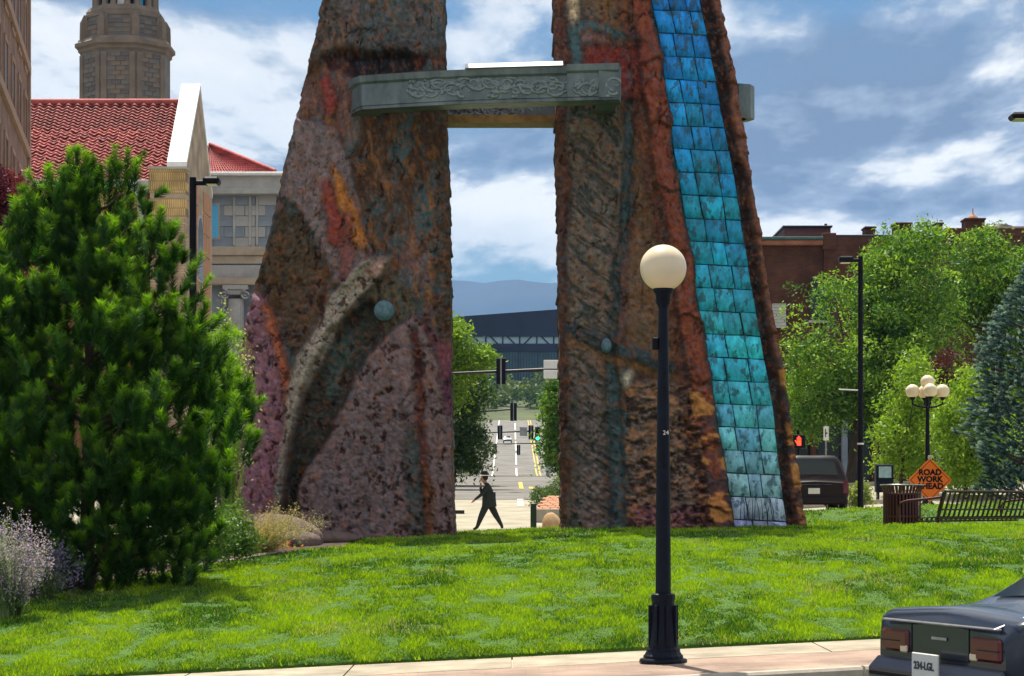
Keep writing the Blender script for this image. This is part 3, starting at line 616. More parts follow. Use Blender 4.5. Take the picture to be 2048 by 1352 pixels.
# scrollwork on front and rear beams
def scroll(x0, x1, d, py0, py1, name, k0, dd):
    mb_ = MB(); x = x0
    while x < x1 - 10:
        cx_, cy_ = x + random.uniform(6, 16), random.uniform(py0 + 12, py1 - 12); r0 = random.uniform(8, 17); a0 = random.uniform(0, 6.28); tw = random.choice((-1, 1)); pts = []
        for i in range(13):
            t = i / 12; rr = r0 * (1.15 - t); aa = a0 + tw * t * 5.5; p = G(cx_ + rr * math.cos(aa) * 1.3, min(max(cy_ + rr * math.sin(aa), py0 + 4), py1 - 4), d(cx_ + rr * math.cos(aa))); pts.append(p + Vector((0, -dd, 0)))
        mb_.tube(pts, [.036 * (1 - .45 * i / 12) for i in range(13)], 5)
        x += random.uniform(4, 9)
    mb_.build(name, M['scroll'], beam)
dfront = lambda x: float(np.interp(x, [724, 760, 820, 900, 1000, 1132, 1237], [40.72, 40.6, 40.42, 40.2, 40.02, 39.85, 39.72]))
scroll(815, 1125, dfront, 152, 198, 'scrollwork', 0, -.008)
scroll(1142, 1232, lambda x: float(np.interp(x, [1134, 1238], [39.77, 39.64])), 148, 196, 'scrollwork', 0, -.008)
scroll(895, 1110, lambda x: 42.7, 208, 238, 'scrollwork', 0, .0)
# ---------------------------------------------------------------- buildings on the left
M['stone'] = mat('grey_limestone', (.42, .41, .38), .85, var=.2, scale=1.2, bump=.3, bscale=15)
M['stone_blue'] = mat('weathered_stone', (.25, .29, .33), .85, var=.3, scale=.7, bump=.3, bscale=12)
M['stone_tan'] = mat('tan_stone', (.46, .37, .27), .85, var=.2, scale=1.1, bump=.3, bscale=15)
M['tower_a'] = mat('tower_stone_tan', (.20, .155, .12), .85, var=.25, scale=1.0, bump=.3)
M['tower_b'] = mat('tower_stone_grey', (.165, .15, .135), .85, var=.25, scale=1.0, bump=.3)
M['roof_tile'] = mat('red_clay_tile', (.36, .075, .065), .7, var=.45, scale=1.6, bump=.2, bscale=20, rand=.28)
M['roof_base'] = mat('roof_underlay', (.10, .03, .03), .9, var=.2)
M['yellow_brick'] = brick_mat('yellow_soldier_brick', (.62, .42, .17), (.54, .36, .15), (.26, .19, .11), .085, .36, 'XZ', .5, .012)
M['tan_brick'] = brick_mat('tan_coursed_stone', (.52, .38, .25), (.44, .31, .22), (.30, .22, .16), .55, .11, 'XZ', .5, .012)
M['tan_brick_y'] = brick_mat('tan_coursed_stone_side', (.52, .39, .26), (.46, .34, .24), (.32, .25, .18), .55, .11, 'YZ', .5, .012)
M['red_brick'] = brick_mat('orange_red_brick', (.40, .16, .08), (.34, .13, .07), (.20, .11, .08), .24, .085, 'XZ', .5, .012)
M['dark_brick'] = brick_mat('dark_red_brick', (.12, .043, .022), (.085, .031, .019), (.07, .045, .035), .26, .085, 'XZ', .4, .012)
M['pink_brick'] = brick_mat('rose_brick', (.27, .145, .11), (.23, .125, .095), (.21, .15, .12), .26, .09, 'YZ', .4, .012)
M['orange_panel'] = mat('orange_clay_panel', (.50, .24, .12), .8, var=.2, scale=3, bump=.2)
M['teal_coping'] = mat('green_coping', (.05, .12, .11), .6, var=.3, scale=2)
M['skyblue'] = mat('blue_blind', (.10, .45, .75), .5, var=.1)
# --- tiled-roof building: long roof to the left of a gable parapet
BX1, BY0, BY1, BYM = -13.1, 90.0, 97.8, 93.9
BZE, BZR = WZ(357, 90), WZ(207, BYM); BX0 = -27.0; GZ = 1.4
tb = tag(empty('tiled_roof_building', (BX1, BY0, GZ)), 'yellow brick building with red clay tile roof and white gable coping', 'building')
O = Vector((BX1, BY0, GZ))
def bl(mb_, name, m_, par): # shift world vertices to the building's own origin
    mb_.v = [(x - O.x, y - O.y, z - O.z) for x, y, z in mb_.v]; return mb_.build(name, m_, par)
wall = bl(MB().box((BX0, BY0 + .3, GZ - 1), (BX1 - .35, BY1, BZE - .35)), 'wall', M['red_brick'], tb)
bl(MB().box((BX0, BY0 + .22, BZE - 1.15), (BX1 - 1.55, BY0 + .297, BZE - .35)), 'brick_band', M['yellow_brick'], tb)
roof = bl(MB().prism_x([(BY0 - .1, BZE - .12), (BYM, BZR - .12), (BY1 + .1, BZE - .12), (BY1 + .1, BZE - .3), (BY0 - .1, BZE - .3)], BX0, BX1 - .7), 'roof', M['roof_base'], tb)
# one curved clay tile, then 300 of the largest as pieces and the rest joined
slope = math.atan2(BZR - BZE, BYM - BY0); slen = math.hypot(BZR - BZE, BYM - BY0 + .1); TW, NR = .395, 26; TLn = slen / NR
def tile_shape():
    vs = []; fs = []; n = 9
    for (v, lift) in ((-.03, .055), (-.03, .0), (TLn + .05, -.03)):
        for i in range(n):
            u = i / (n - 1); h = .055 * math.cos(2 * math.pi * u); vs.append(((u) * TW, v * math.cos(slope) - (h + lift) * math.sin(slope), v * math.sin(slope) + (h + lift) * math.cos(slope)))
    # top sheet from raised lip to head, and the lip's thickness
    for i in range(n - 1): fs += [(i, i + 1, 2 * n + i + 1, 2 * n + i), (n + i, n + i + 1, i + 1, i)]
    return vs, fs
tv, tf = tile_shape(); tme = MB().add(tv, tf, False).mesh('roof_tile'); tme.materials.append(M['roof_tile'])
cols_n = int((BX1 - .72 - (BX0 + .5)) / TW); rest = MB(); cnt = 0
for r in range(NR):
    for c in range(cols_n):
        x = BX1 - .72 - (c + 1) * TW; y = BY0 - .1 + r * TLn * math.cos(slope); z = BZE - .05 + r * TLn * math.sin(slope)
        if x < WX(20, 92): continue
        if r < 17 and c < 18 and cnt < 300:
            link('roof_tile', tme, roof, (x - O.x + random.uniform(-.015, .015), y - O.y, z - O.z + random.uniform(-.018, .018))); cnt += 1
        else: rest.add([(a + x - O.x, b + y - O.y, e + z - O.z) for a, b, e in tv], tf)
ro = rest.build('roof_tiles_upper', M['roof_tile'], roof); ro['kind'] = 'stuff'
bl(MB().tube([(BX0, BYM, BZR + .06), (BX1 - .7, BYM, BZR + .06)], .14, 8), 'ridge_cap', M['roof_tile'], roof)
# gable parapet with white coping
gp = [(BY0 - .02, GZ - 1), (BY0 - .02, BZE + .4), (BYM - .15, BZR + .55), (BYM + .15, BZR + .55), (BY1, BZE + .2), (BY1, GZ - 1)]
gw = bl(MB().prism_x(gp, BX1 - .6, BX1), 'gable_wall', M['tan_brick_y'], tb)
cp = [(BY0 - .06, BZE + .40), (BYM - .12, BZR + .56), (BYM - .02, BZR + .72), (BYM + .12, BZR + .56), (BY1 + .05, BZE + .2), (BY1 + .05, BZE + .42), (BYM, BZR + .95), (BY0 - .25, BZE + .62)]
bl(MB().prism_x([(BY0 - .1, BZE + .42), (BYM, BZR + .62), (BYM, BZR + .82), (BY0 - .1, BZE + .66)], BX1 - .75, BX1 + .04), 'coping', M['white'], tb)
bl(MB().prism_x([(BYM + .003, BZR + .62), (BY1, BZE + .24), (BY1, BZE + .44), (BYM + .003, BZR + .82)], BX1 - .75, BX1 + .04), 'coping', M['white'], tb)
# corner pier
px0, px1 = WX(298, BY0 - .4), BX1 + .05
bl(MB().box((px0 - .04, BY0 - .45, BZE + .33), (px1 + .04, BY0 + .5, BZE + .42)), 'pier_cap', M['stone'], tb)
bl(MB().box((px0, BY0 - .4, WZ(388, BY0)), (px1, BY0 + .4, BZE + .33)), 'pier_band', M['yellow_brick'], tb)
bl(MB().box((px0 + .03, BY0 - .37, WZ(400, BY0)), (px1 - .03, BY0 + .4, WZ(388, BY0))), 'pier_course', M['stone_tan'], tb)
bl(MB().box((px0, BY0 - .4, WZ(433, BY0)), (px1, BY0 + .4, WZ(400, BY0))), 'pier_band', M['yellow_brick'], tb)
pr = bl(MB().box((px0 + .04, BY0 - .37, GZ - 1), (px1 - .02, BY0 + .4, WZ(433, BY0))), 'pier', M['tan_brick'], tb)
bl(MB().box((BX0, BY0 - .28, BZE - .34), (px0 - .01, BY0 + .2, BZE - .08), .03), 'gutter', M['stone'], tb)
lx0, lx1 = WX(263, BY0 - .3), WX(298, BY0 - .3)
bl(MB().prism([(lx0, BZE - .15), (lx1, BZE - .15), (lx1, BZE - .5), (lx1 - .2, BZE - .72), (lx0 + .2, BZE - .72), (lx0, BZE - .5)][::-1], BY0 - .42, BY0 + .1), 'leader_head', M['stone'], tb)
bl(MB().box((WX(276, BY0), BY0 - .2, GZ), (WX(288, BY0), BY0 + .18, BZE - .72), .02), 'downspout', M['stone'], tb)
# clay panels and arched window in the gable side
k = 0
for z in np.arange(BZE - 6.2, BZE - .2, .92):
    for (y0, y1) in ((BY0 + 1.2, BY0 + 2.7), (BY0 + 2.8, BY0 + 3.4), (BY0 + 5.0, BY0 + 5.6), (BY0 + 5.7, BY0 + 7.1)):
        bl(MB().box((BX1 - .01, y0, z), (BX1 + .035, y1, z + .84), .012), 'clay_panel', M['orange_panel'], gw)
wz = WZ(560, 94); aw = [(BYM - .7, wz), (BYM + .7, wz)] + [(BYM + .7 * math.cos(a), WZ(470, 94) + .7 * math.sin(a)) for a in np.linspace(0, math.pi, 9)]
bl(MB().prism_x(aw, BX1 - .01, BX1 + .06), 'window', M['glass'], gw)
aw2 = [(BYM + (y - BYM) * 1.22, z + (0.12 if z > wz + .1 else -.12)) for y, z in aw]; bl(MB().prism_x(aw2, BX1 - .01, BX1 + .05), 'window_surround', M['stone'], gw)
# --- tall rose brick building at the frame's left edge
sb = tag(empty('tall_brick_building', (WX(56, 70), 70, 1)), 'tall rose brick facade with narrow arched windows at the left edge', 'building')
O = Vector((WX(56, 70), 70, 1.0)); SX = O.x
ang = math.atan2(WX(56, 70) - WX(-40, 52), 18); sb.rotation_euler = (0, 0, 0)
# the wall runs back from the near corner; built in its own axes then turned
sb.rotation_euler[2] = -ang
def sl(mb_, name, m_, par): return mb_.build(name, m_, par)
sw_ = sl(MB().box((-8, -22, -1), (0, 0, 26)), 'wall', M['pink_brick'], sb)
M['sill_stone'] = mat('pale_brick_trim', (.33, .20, .15), .8, var=.15, scale=3)
def arch_win(par, y, z0, z1, w, arch=True):
    pts = [(y - w / 2, z0), (y + w / 2, z0)] + ([(y + w / 2 * math.cos(a), z1 + w / 2 * math.sin(a)) for a in np.linspace(0, math.pi, 7)] if arch else [(y + w / 2, z1), (y - w / 2, z1)])
    wn = MB().prism_x(pts, -.05, .02).build('window', M['glass'], par)
    fr = [(y - w / 2 - .12, z0 - .12), (y + w / 2 + .12, z0 - .12)] + ([(y + (w / 2 + .12) * math.cos(a), z1 + (w / 2 + .12) * math.sin(a)) for a in np.linspace(0, math.pi, 7)] if arch else [(y + w / 2 + .12, z1 + .12), (y - w / 2 - .12, z1 + .12)])
    n = len(pts); vs = [(.05, a, b) for a, b in pts] + [(.05, a, b) for a, b in fr] + [(-.02, a, b) for a, b in pts] + [(-.02, a, b) for a, b in fr]
    MB().add(vs, [(i, (i + 1) % n, n + (i + 1) % n, n + i) for i in range(n)] + [(n + i, n + (i + 1) % n, 3 * n + (i + 1) % n, 3 * n + i) for i in range(n)] + [(i, 2 * n + i, 2 * n + (i + 1) % n, (i + 1) % n) for i in range(n)]).build('window_surround', M['sill_stone'], wn)
for y in (-1.6, -4.4, -7.2, -10.0, -12.8):
    arch_win(sw_, y, WZ(130, 68) - 1, WZ(45, 68) - 1 + .2, 1.0); arch_win(sw_, y, WZ(292, 68) - 1, WZ(190, 68) - 1, 1.0, False); arch_win(sw_, y, WZ(460, 68) - 1, WZ(360, 68) - 1, 1.0, False)
for z in (WZ(150, 70) - 1, WZ(320, 70) - 1): MB().box((-.02, -22, z), (.10, .06, z + .28)).build('string_course', M['sill_stone'], sb)
MB().box((-.3, -.4, -1), (.09, .09, 26)).build('corner_pier', M['sill_stone'], sb)
# --- octagonal stone tower
TD = 128.0; TX = WX(251, TD); s_ = TD / F
tw = tag(empty('stone_tower', (TX, TD, 2.6)), 'octagonal stone bell tower with columned belfry behind the red roof', 'tower')
tz = lambda py: WZ(py, TD) - 2.6
A8 = math.pi / 8
def octa(prof, name, m_, par=tw): return MB().lathe([(r * s_ / math.cos(A8), z) for r, z in prof], 8, (0, 0, 0), False, A8).build(name, m_, par)
shaft = octa([(84, -2), (84, tz(112))], 'shaft', M['tower_b'])
octa([(84, tz(116)), (88, tz(112)), (88, tz(107)), (94, tz(103)), (94, tz(96)), (89, tz(93)), (87, tz(88)), (80, tz(86))], 'cornice', M['tower_a'])
up = octa([(76, tz(87)), (74, tz(42))], 'upper_stage', M['tower_b'])
octa([(76, tz(44)), (76, tz(38)), (73, tz(36)), (73, tz(32)), (69, tz(26)), (66, tz(22)), (60, tz(22))], 'ledge', M['tower_a'])
core = octa([(46, tz(23)), (46, tz(-60))], 'belfry_core', M['glass'])
octa([(66, tz(-56)), (72, tz(-60)), (72, tz(-72)), (60, tz(-80)), (30, tz(-150)), (2, tz(-200))], 'spire', M['tower_a'])
col_me = MB().lathe([(7.5 * s_, 0), (7.5 * s_, 3 * s_), (6 * s_, 5 * s_), (5.2 * s_, 74 * s_), (7 * s_, 77 * s_), (7 * s_, 80 * s_)], 12).mesh('column'); col_me.materials.append(M['tower_a'])
for k in range(16):
    a = (k // 2) * math.pi / 4 + A8 + (-.16 if k % 2 else .16); link('column', col_me, tw, (60 * s_ * math.cos(a), 60 * s_ * math.sin(a), tz(23)))
for k in range(8):
    a = k * math.pi / 4; link('belfry_window', MB().box((-8 * s_, -.05, tz(18)), (8 * s_, .05, tz(-40))).mesh('belfry_window'), core, (46.5 * s_ * math.cos(a), 46.5 * s_ * math.sin(a), 0), M['skyblue'] if k % 2 else M['white']).rotation_euler = (0, 0, a + math.pi / 2)
    a2 = k * math.pi / 4 + A8
    ob = MB().add([(-.22, -.22, 0), (.22, -.22, 0), (.22, .22, 0), (-.22, .22, 0), (-.2, -.2, 1.0), (.2, -.2, 1.0), (.2, .2, 1.0), (-.2, .2, 1.0), (0, 0, 1.45)], [(0, 1, 5, 4), (1, 2, 6, 5), (2, 3, 7, 6), (3, 0, 4, 7), (4, 5, 8), (5, 6, 8), (6, 7, 8), (7, 4, 8)]).build('obelisk', M['tower_a'], tw, (83 * s_ * math.cos(a2), 83 * s_ * math.sin(a2), tz(87))); ob.rotation_euler = (0, 0, a2)
# stone blocks and pilasters on the faces towards the street
bm_ = [MB().box((-.26, -.03, -.125), (.26, .03, .125), .015).mesh('stone_block') for _ in range(2)]; bm_[0].materials.append(M['tower_a']); bm_[1].materials.append(M['tower_b'])
M['tower_c'] = mat('tower_stone_dark', (.13, .115, .105), .85, var=.25, scale=1.0); b3 = bm_[0].copy(); b3.materials.clear(); b3.materials.append(M['tower_c']); bm_.append(b3)
for k in (-1, 0, 1):
    a = -math.pi / 2 + k * math.pi / 4; nx_, ny_ = math.cos(a), math.sin(a); ux, uy = -ny_, nx_
    hw = 84 * s_ * math.tan(A8)
    for e in (-1, 1):
        q = MB().box((-.16, -.09, 0), (.16, .05, tz(120) + 2), .02).build('pilaster', M['tower_a'], shaft, ((84 * s_) * nx_ + ux * e * (hw - .2), (84 * s_) * ny_ + uy * e * (hw - .2), -2)); q.rotation_euler = (0, 0, a + math.pi / 2)
        q = MB().box((-.11, -.07, 0), (.11, .05, tz(44) - tz(86)), .02).build('pilaster', M['tower_a'], up, ((75 * s_) * nx_ + ux * e * (hw * .88 - .14), (75 * s_) * ny_ + uy * e * (hw * .88 - .14), tz(86))); q.rotation_euler = (0, 0, a + math.pi / 2)
    for r in range(11):
        z = tz(124) - r * .265
        for c in range(-1, 2):
            u = c * .545 + (.27 if r % 2 else 0) - .13
            if abs(u) > hw - .55: continue
            o = link('stone_block', random.choice(bm_), shaft, ((84 * s_ + .005) * nx_ + ux * u, (84 * s_ + .005) * ny_ + uy * u, z)); o.rotation_euler = (0, 0, a + math.pi / 2)
    for r in range(3):
        for c in (-1, 0, 1):
            u = c * .5
            if abs(u) > hw * .88 - .3: continue
            o = link('stone_block', random.choice(bm_), up, (75.2 * s_ * nx_ + ux * u, 75.2 * s_ * ny_ + uy * u, tz(56) - r * .27)); o.rotation_euler = (0, 0, a + math.pi / 2)
# --- grey classical building with ionic column
CD = 132.0; cs_ = CD / F
cb = tag(empty('classical_building', (WX(480, CD), CD, 2.7)), 'grey stone classical building with hipped red tile roof and ionic column', 'building')
czz = lambda py: WZ(py, CD) - 2.7
cxx = lambda px: (px - 480) * cs_
MB().box((cxx(405), 0, -1), (cxx(760), 14, czz(385))).build('wall', M['stone_blue'], cb)
MB().box((cxx(398), -.6, czz(385)), (cxx(770), 14.4, czz(352)), .04).build('parapet', M['stone'], cb)
MB().box((cxx(394), -.9, czz(392)), (cxx(775), 14.5, czz(380)), .04).build('cornice', M['stone'], cb)
MB().box((cxx(396), -.95, czz(355)), (cxx(775), 14.5, czz(348)), .04).build('parapet_cap', M['white'], cb)
MB().box((cxx(400), -.35, czz(512)), (cxx(765), .3, czz(494)), .04).build('string_course', M['stone_tan'], cb)
MB().box((cxx(402), -.2, czz(528)), (cxx(765), .3, czz(512.5))).build('frieze', M['stone_tan'], cb)
MB().box((cxx(402), -.25, czz(556)), (cxx(765), .3, czz(531)), .03).build('architrave', M['stone'], cb)
MB().box((cxx(400), -.7, czz(572)), (cxx(765), .2, czz(557)), .05).build('beam', M['stone_tan'], cb)
stm = [MB().box((-.6, -.04, -.3), (.6, .04, .3), .02).mesh('stone_block') for _ in range(2)]; stm[0].materials.append(M['stone']); stm[1].materials.append(M['stone_blue'])
for r in range(5):
    for c in range(9):
        x = cxx(448) + c * 1.24 + (.6 if r % 2 else 0)
        if random.random() < .9: link('stone_block', random.choice(stm), cb, (x, -.02, czz(400) - r * .63))
for px in (466, 498, 512, 600): MB().box((cxx(px), -.14, czz(492)), (cxx(px + 5), .1, czz(393)), .02).build('pilaster', M['stone'], cb)
MB().box((cxx(424), -.12, czz(476)), (cxx(437), .1, czz(410))).build('window', M['skyblue'], cb)
MB().box((cxx(421), -.08, czz(479)), (cxx(440), .1, czz(407))).build('window_surround', M['stone_tan'], cb)
for px in (474, 585):
    c0 = empty('column', (cxx(px), -.45, 0)); c0.parent = cb
    prof = [(.62, -1), (.62, 0), (.52, .3), (.46, czz(600))]; vs = []; n = 40
    mbc = MB(); rings = []
    for r_, z in prof:
        rings.append([(r_ * (1 - .05 * (k % 2)) * math.cos(6.2832 * k / n), r_ * (1 - .05 * (k % 2)) * math.sin(6.2832 * k / n), z) for k in range(n)])
    vs = sum(rings, []); mbc.add(vs, [(i * n + k, i * n + (k + 1) % n, (i + 1) * n + (k + 1) % n, (i + 1) * n + k) for i in range(3) for k in range(n)]); mbc.build('shaft', M['stone'], c0)
    MB().box((-.75, -.5, czz(582)), (.75, .5, czz(573)), .03).box((-.6, -.42, czz(592)), (.6, .42, czz(582)), .03).build('capital', M['stone'], c0)
    for e in (-1, 1):
        pts = [(e * .62 + .30 * (1 - t / 14 * .85) * math.cos(e * t * .75 + 1.57), -.46, czz(592) + .30 * (1 - t / 14 * .85) * math.sin(e * t * .75 + 1.57)) for t in range(15)]
        MB().tube(pts, [.08 * (1 - .4 * t / 14) for t in range(15)], 6).build('volute', M['stone'], c0)
hz0, hz1 = czz(347), czz(292)
hx0, hx1 = cxx(300), cxx(552)
hr = MB().add([(hx0, -.5, hz0), (hx1, -.5, hz0), (hx1, 12, hz0), (hx0, 12, hz0), (hx0 + 2, 5.5, hz1 + .9), (cxx(395), 5.5, hz1 + .9)], [(0, 1, 5, 4), (1, 2, 5), (2, 3, 4, 5), (3, 0, 4)]).build('roof', M['roof_tile'], cb)
MB().box((cxx(398), -.7, czz(352)), (hx1 + .1, .1, hz0), .02).build('eave', M['teal_coping'], cb)
rt = MB()
for i in range(14):   # courses of pan tiles as ribs running up the slope
    t0, t1 = i / 14, (i + .93) / 14
    for c in range(30):
        u = .28 + c * .024
        def pt(u_, t_): a = Vector((hx0 + (hx1 - hx0) * u_, -.5, hz0)); e = Vector((min(a.x, cxx(395) + .0), 5.5, hz1 + .9)); return a + (e - a) * t_
        a = pt(u, t0); b = pt(u + .02, t0); e = pt(u, t1); f_ = pt(u + .02, t1); o_ = Vector((0, -.07, .09))
        if a.x > hx1: continue
        rt.add([a, b, (a + b) / 2 + o_, e, f_, (e + f_) / 2 + o_ * .4], [(0, 2, 5, 3), (2, 1, 4, 5), (0, 1, 2)])
q = rt.build('roof_tiles', M['roof_tile'], hr); q['kind'] = 'stuff'
MB().tube([(hx1, -.52, hz0 + .08), (cxx(395), 5.5, hz1 + .98)], .13, 6).build('hip_cap', M['roof_tile'], hr)
MB().tube([(cxx(522), 3, hz0), (cxx(522), 3, czz(316))], .06, 6).build('vent_pipe', M['trim_dark'], cb)
# ---------------------------------------------------------------- brick block on the right
RD = 112.0; rs = RD / F
rb = tag(empty('brick_block', (WX(1700, RD), RD, 3.1)), 'long dark red brick block with rooftop boxes behind the trees', 'building')
rx = lambda px: (px - 1700) * rs
rz = lambda py: WZ(py, RD) - 3.1
rw = MB().box((rx(1480), .25, -2), (rx(1648), 16, rz(490))).box((rx(1648), .0, -2), (rx(2320), 16.3, rz(474))).build('wall', M['dark_brick'], rb)
MB().box((rx(1478), -.1, rz(490)), (rx(1646), 16, rz(480)), .03).build('brick_band', M['red_brick'], rb)
MB().box((rx(1478), -.2, rz(480)), (rx(1646), 16.1, rz(474)), .02).build('coping', M['teal_coping'], rb)
MB().box((rx(1645), -.12, rz(500)), (rx(1672), .4, rz(466)), .03).build('pier', M['dark_brick'], rb)
MB().box((rx(1672), .06, rz(474)), (rx(1890), 16, rz(469)), .02).build('coping', M['trim_dark'], rb)
MB().box((rx(1890), -.05, rz(474)), (rx(2320), 16, rz(456)), .02).build('parapet', M['dark_brick'], rb)
M['penthouse'] = mat('maroon_stucco', (.13, .055, .06), .8, var=.15, scale=1)
MB().box((rx(1588), 4, rz(480)), (rx(1684), 9, rz(436))).build('penthouse', M['penthouse'], rb)
MB().box((rx(1584), 3.8, rz(436)), (rx(1687), 9.2, rz(432)), .02).tube([(rx(1675), 4.2, rz(432)), (rx(1675), 4.2, rz(427))], .08, 6).build('penthouse_cap', M['trim_dark'], rb)
for (a, b, t) in ((1737, 1757, 448), (1797, 1830, 440), (1880, 1893, 440), (1939, 1978, 431)):
    MB().box((rx(a), 1, rz(476)), (rx(b), 2, rz(t + 4))).box((rx(a - 2), .9, rz(t + 4)), (rx(b + 2), 2.1, rz(t)), .02).build('chimney', M['dark_brick'], rb)
MB().lathe([(.28, 0), (.26, .10), (.12, .2), (.03, .3), (.03, .55)], 10, (rx(1958), 1.5, rz(431))).build('chimney_cap', M['orange_panel'], rb)
MB().box((rx(1979), 3, rz(458)), (rx(2200), 9, rz(438))).build('rooftop_room', M['stone_tan'], rb)
MB().tube([(rx(1998), 5, rz(440)), (rx(1998), 5, rz(419))], .14, 10).build('vent_pipe', M['stone'], rb)
MB().lathe([(.9, 0), (.8, .12), (.4, .22), (.02, .25)], 14, (rx(2028), 4, rz(438))).build('roof_vent', M['trim_dark'], rb)
MB().box((rx(1545), .0, rz(655)), (rx(1572), .24, rz(608))).build('sign_panel', M['white'], rb)
for i in range(8): MB().box((rx(1545), -.03, rz(653 - i * 6)), (rx(1572), -.002, rz(649 - i * 6)), .005).build('siding_board', M['stone'], rb)
# shopfront bays under the trees
for i in range(9):
    a = 1500 + i * 62
    f_ = MB().box((rx(a + 10), -.06, -.6), (rx(a + 54), .02, rz(845)), .01).build('shop_window', M['glass'], rb)
    MB().box((rx(a - 4), -.3, -1.2), (rx(a + 8), .05, rz(830)), .03).build('shop_pier', M['stone_blue'] if i % 3 == 0 else M['dark_brick'], rb)
    MB().box((rx(a + 30), -.09, -.6), (rx(a + 32), -.065, rz(845))).build('mullion', M['trim_dark'], f_)
MB().box((rx(1490), -.34, rz(830)), (rx(2080), .06, rz(812)), .03).build('shop_fascia', M['trim_dark'], rb)
for (px, py) in ((1620, 560), (1700, 560), (1780, 560), (1860, 560), (1940, 560)):
    w_ = MB().box((rx(px), -.03, rz(py + 80)), (rx(px + 36), .05, rz(py))).build('window', M['glass'], rb)
    MB().box((rx(px - 3), -.1, rz(py + 86)), (rx(px + 39), .0, rz(py + 80.5)), .02).build('sill', M['stone'], w_)
# ---------------------------------------------------------------- far view through the gateway
M['navy'] = mat('dark_navy_cladding', (.010, .013, .034), .7, var=.4, scale=.12, stretch=(1, 1, .2))
M['paleglass'] = mat('pale_clerestory_glass', (.42, .58, .66), .2, var=.15, scale=.3)
M['tealglass'] = mat('teal_curtain_glass', (.03, .10, .12), .2, var=.3, scale=.3)
AD = 700.0; as_ = AD / F
ar = tag(empty('arena_hall', (WX(1010, AD), AD, 40)), 'long dark navy hall with slanting clerestory braces on the far hill', 'building')
ax = lambda px: (px - 1010) * as_
az = lambda py: WZ(py, AD) - 40
MB().add([(ax(780), 0, az(673)), (ax(1260), 0, az(673)), (ax(1260), 0, az(608)), (ax(780), 0, az(643)), (ax(780), 40, az(673)), (ax(1260), 40, az(673)), (ax(1260), 40, az(608)), (ax(780), 40, az(643))],
         [(0, 1, 2, 3), (5, 4, 7, 6), (3, 2, 6, 7), (0, 3, 7, 4), (1, 5, 6, 2), (0, 4, 5, 1)]).build('roof_block', M['navy'], ar)
MB().box((ax(780), .9, az(687)), (ax(1260), 39, az(673))).build('clerestory_glass', M['paleglass'], ar)
MB().box((ax(780), .1, az(703)), (ax(1260), 40, az(687))).build('floor_band', M['navy'], ar)
MB().box((ax(780), .8, az(770)), (ax(1260), 39.5, az(703))).build('curtain_wall', M['tealglass'], ar)
for i in range(14):
    x = 800 + i * 34
    MB().box((ax(x), .2, az(687)), (ax(x + 3), .85, az(673))).build('post', M['navy'], ar)
    dx = 14 if i % 4 < 3 else -14
    MB().prism([(ax(x + 16 - dx / 2), az(673)), (ax(x + 20 - dx / 2), az(673)), (ax(x + 20 + dx / 2), az(687)), (ax(x + 16 + dx / 2), az(687))], .3, .8).build('brace', M['navy'], ar)
for i in range(78):
    x = 800 + i * 5.6
    MB().box((ax(x), .5, az(768)), (ax(x + (2.6 if i % 7 == 0 else 1.2)), .85, az(703))).build('mullion', M['navy'], ar)
M['mountain'] = mat('haze_tinted_mountain', (.02, .035, .06), .95, var=.4, scale=.0015)  # forest tone shifted blue, part of the distance haze put into the colour
mx_ = np.arange(-5200, 5201, 60.0); MDp = 8000.0
def ridge(x):
    px = x / MDp * F + CX
    base = 566 + 12 * np.sin((px - 990) / 36.0) * np.exp(-((px - 1000) / 300) ** 2) + 26 * (fbm(px / 130 + 3, px * 0 + 2, 4, 4) - .5)
    b2 = np.interp(px, [895, 900, 925, 955, 985, 1015, 1045, 1075, 1100, 1120, 1140], [558, 557, 560, 568, 564, 559, 559, 565, 567, 562, 556], left=np.nan, right=np.nan)
    w = np.exp(-((px - 1015) / 130) ** 4); return np.where(np.isnan(b2), base, b2 * w + base * (1 - w))
rows_ = [(0, 0.0), (200, .25), (500, .6), (800, .85), (1100, 1.0), (1400, .7), (1500, .1)]
zr = CZ - (ridge(mx_) - HY) / F * (MDp)
V = []
for (dy, f_) in rows_: V.append(np.stack([mx_ * (MDp - 1100 + dy) / MDp, np.full_like(mx_, MDp - 1100 + dy), (42 + (zr - 42) * f_) * np.where(f_ in (0.0, 1.0), 1.0, .9 + .2 * fbm(mx_ / 300, mx_ * 0 + dy, 3, 8))], -1))
V = np.concatenate(V); nx_ = len(mx_); i = np.arange(len(V)).reshape(-1, nx_)
mo = mesh_np('mountains', V, np.stack([i[:-1, :-1], i[:-1, 1:], i[1:, 1:], i[1:, :-1]], -1).reshape(-1, 4), M['mountain'], smooth=True); mo['kind'] = 'structure'
# road paint
M['line_white'] = mat('white_road_paint', (.75, .74, .68), .8, var=.2, scale=2)
M['line_yellow'] = mat('yellow_road_paint', (.62, .42, .08), .8, var=.2, scale=2)
def line(name, x, y0, y1, w, m_, lift=.05, x1=None):
    ys = np.linspace(y0, y1, max(int((y1 - y0) / 5), 2)); xx = np.linspace(x, x if x1 is None else x1, len(ys)); vs = []
    for a, y in zip(xx, ys): z = float(g_back(a, y)) + lift; vs += [(a - w / 2, y, z), (a + w / 2, y, z)]
    o = MB().add(vs, [(2 * k, 2 * k + 1, 2 * k + 3, 2 * k + 2) for k in range(len(ys) - 1)]).build(name, m_); o['kind'] = 'structure'; return o
for (x, m_) in ((-3.1, 'line_white'), (3.9, 'line_yellow'), (4.45, 'line_yellow')): line('road_marking', x, 340, 556, .2, M[m_])
for y in np.arange(340, 550, 40.0): line('road_marking', .72, y, y + 31, .24, M['line_white'])
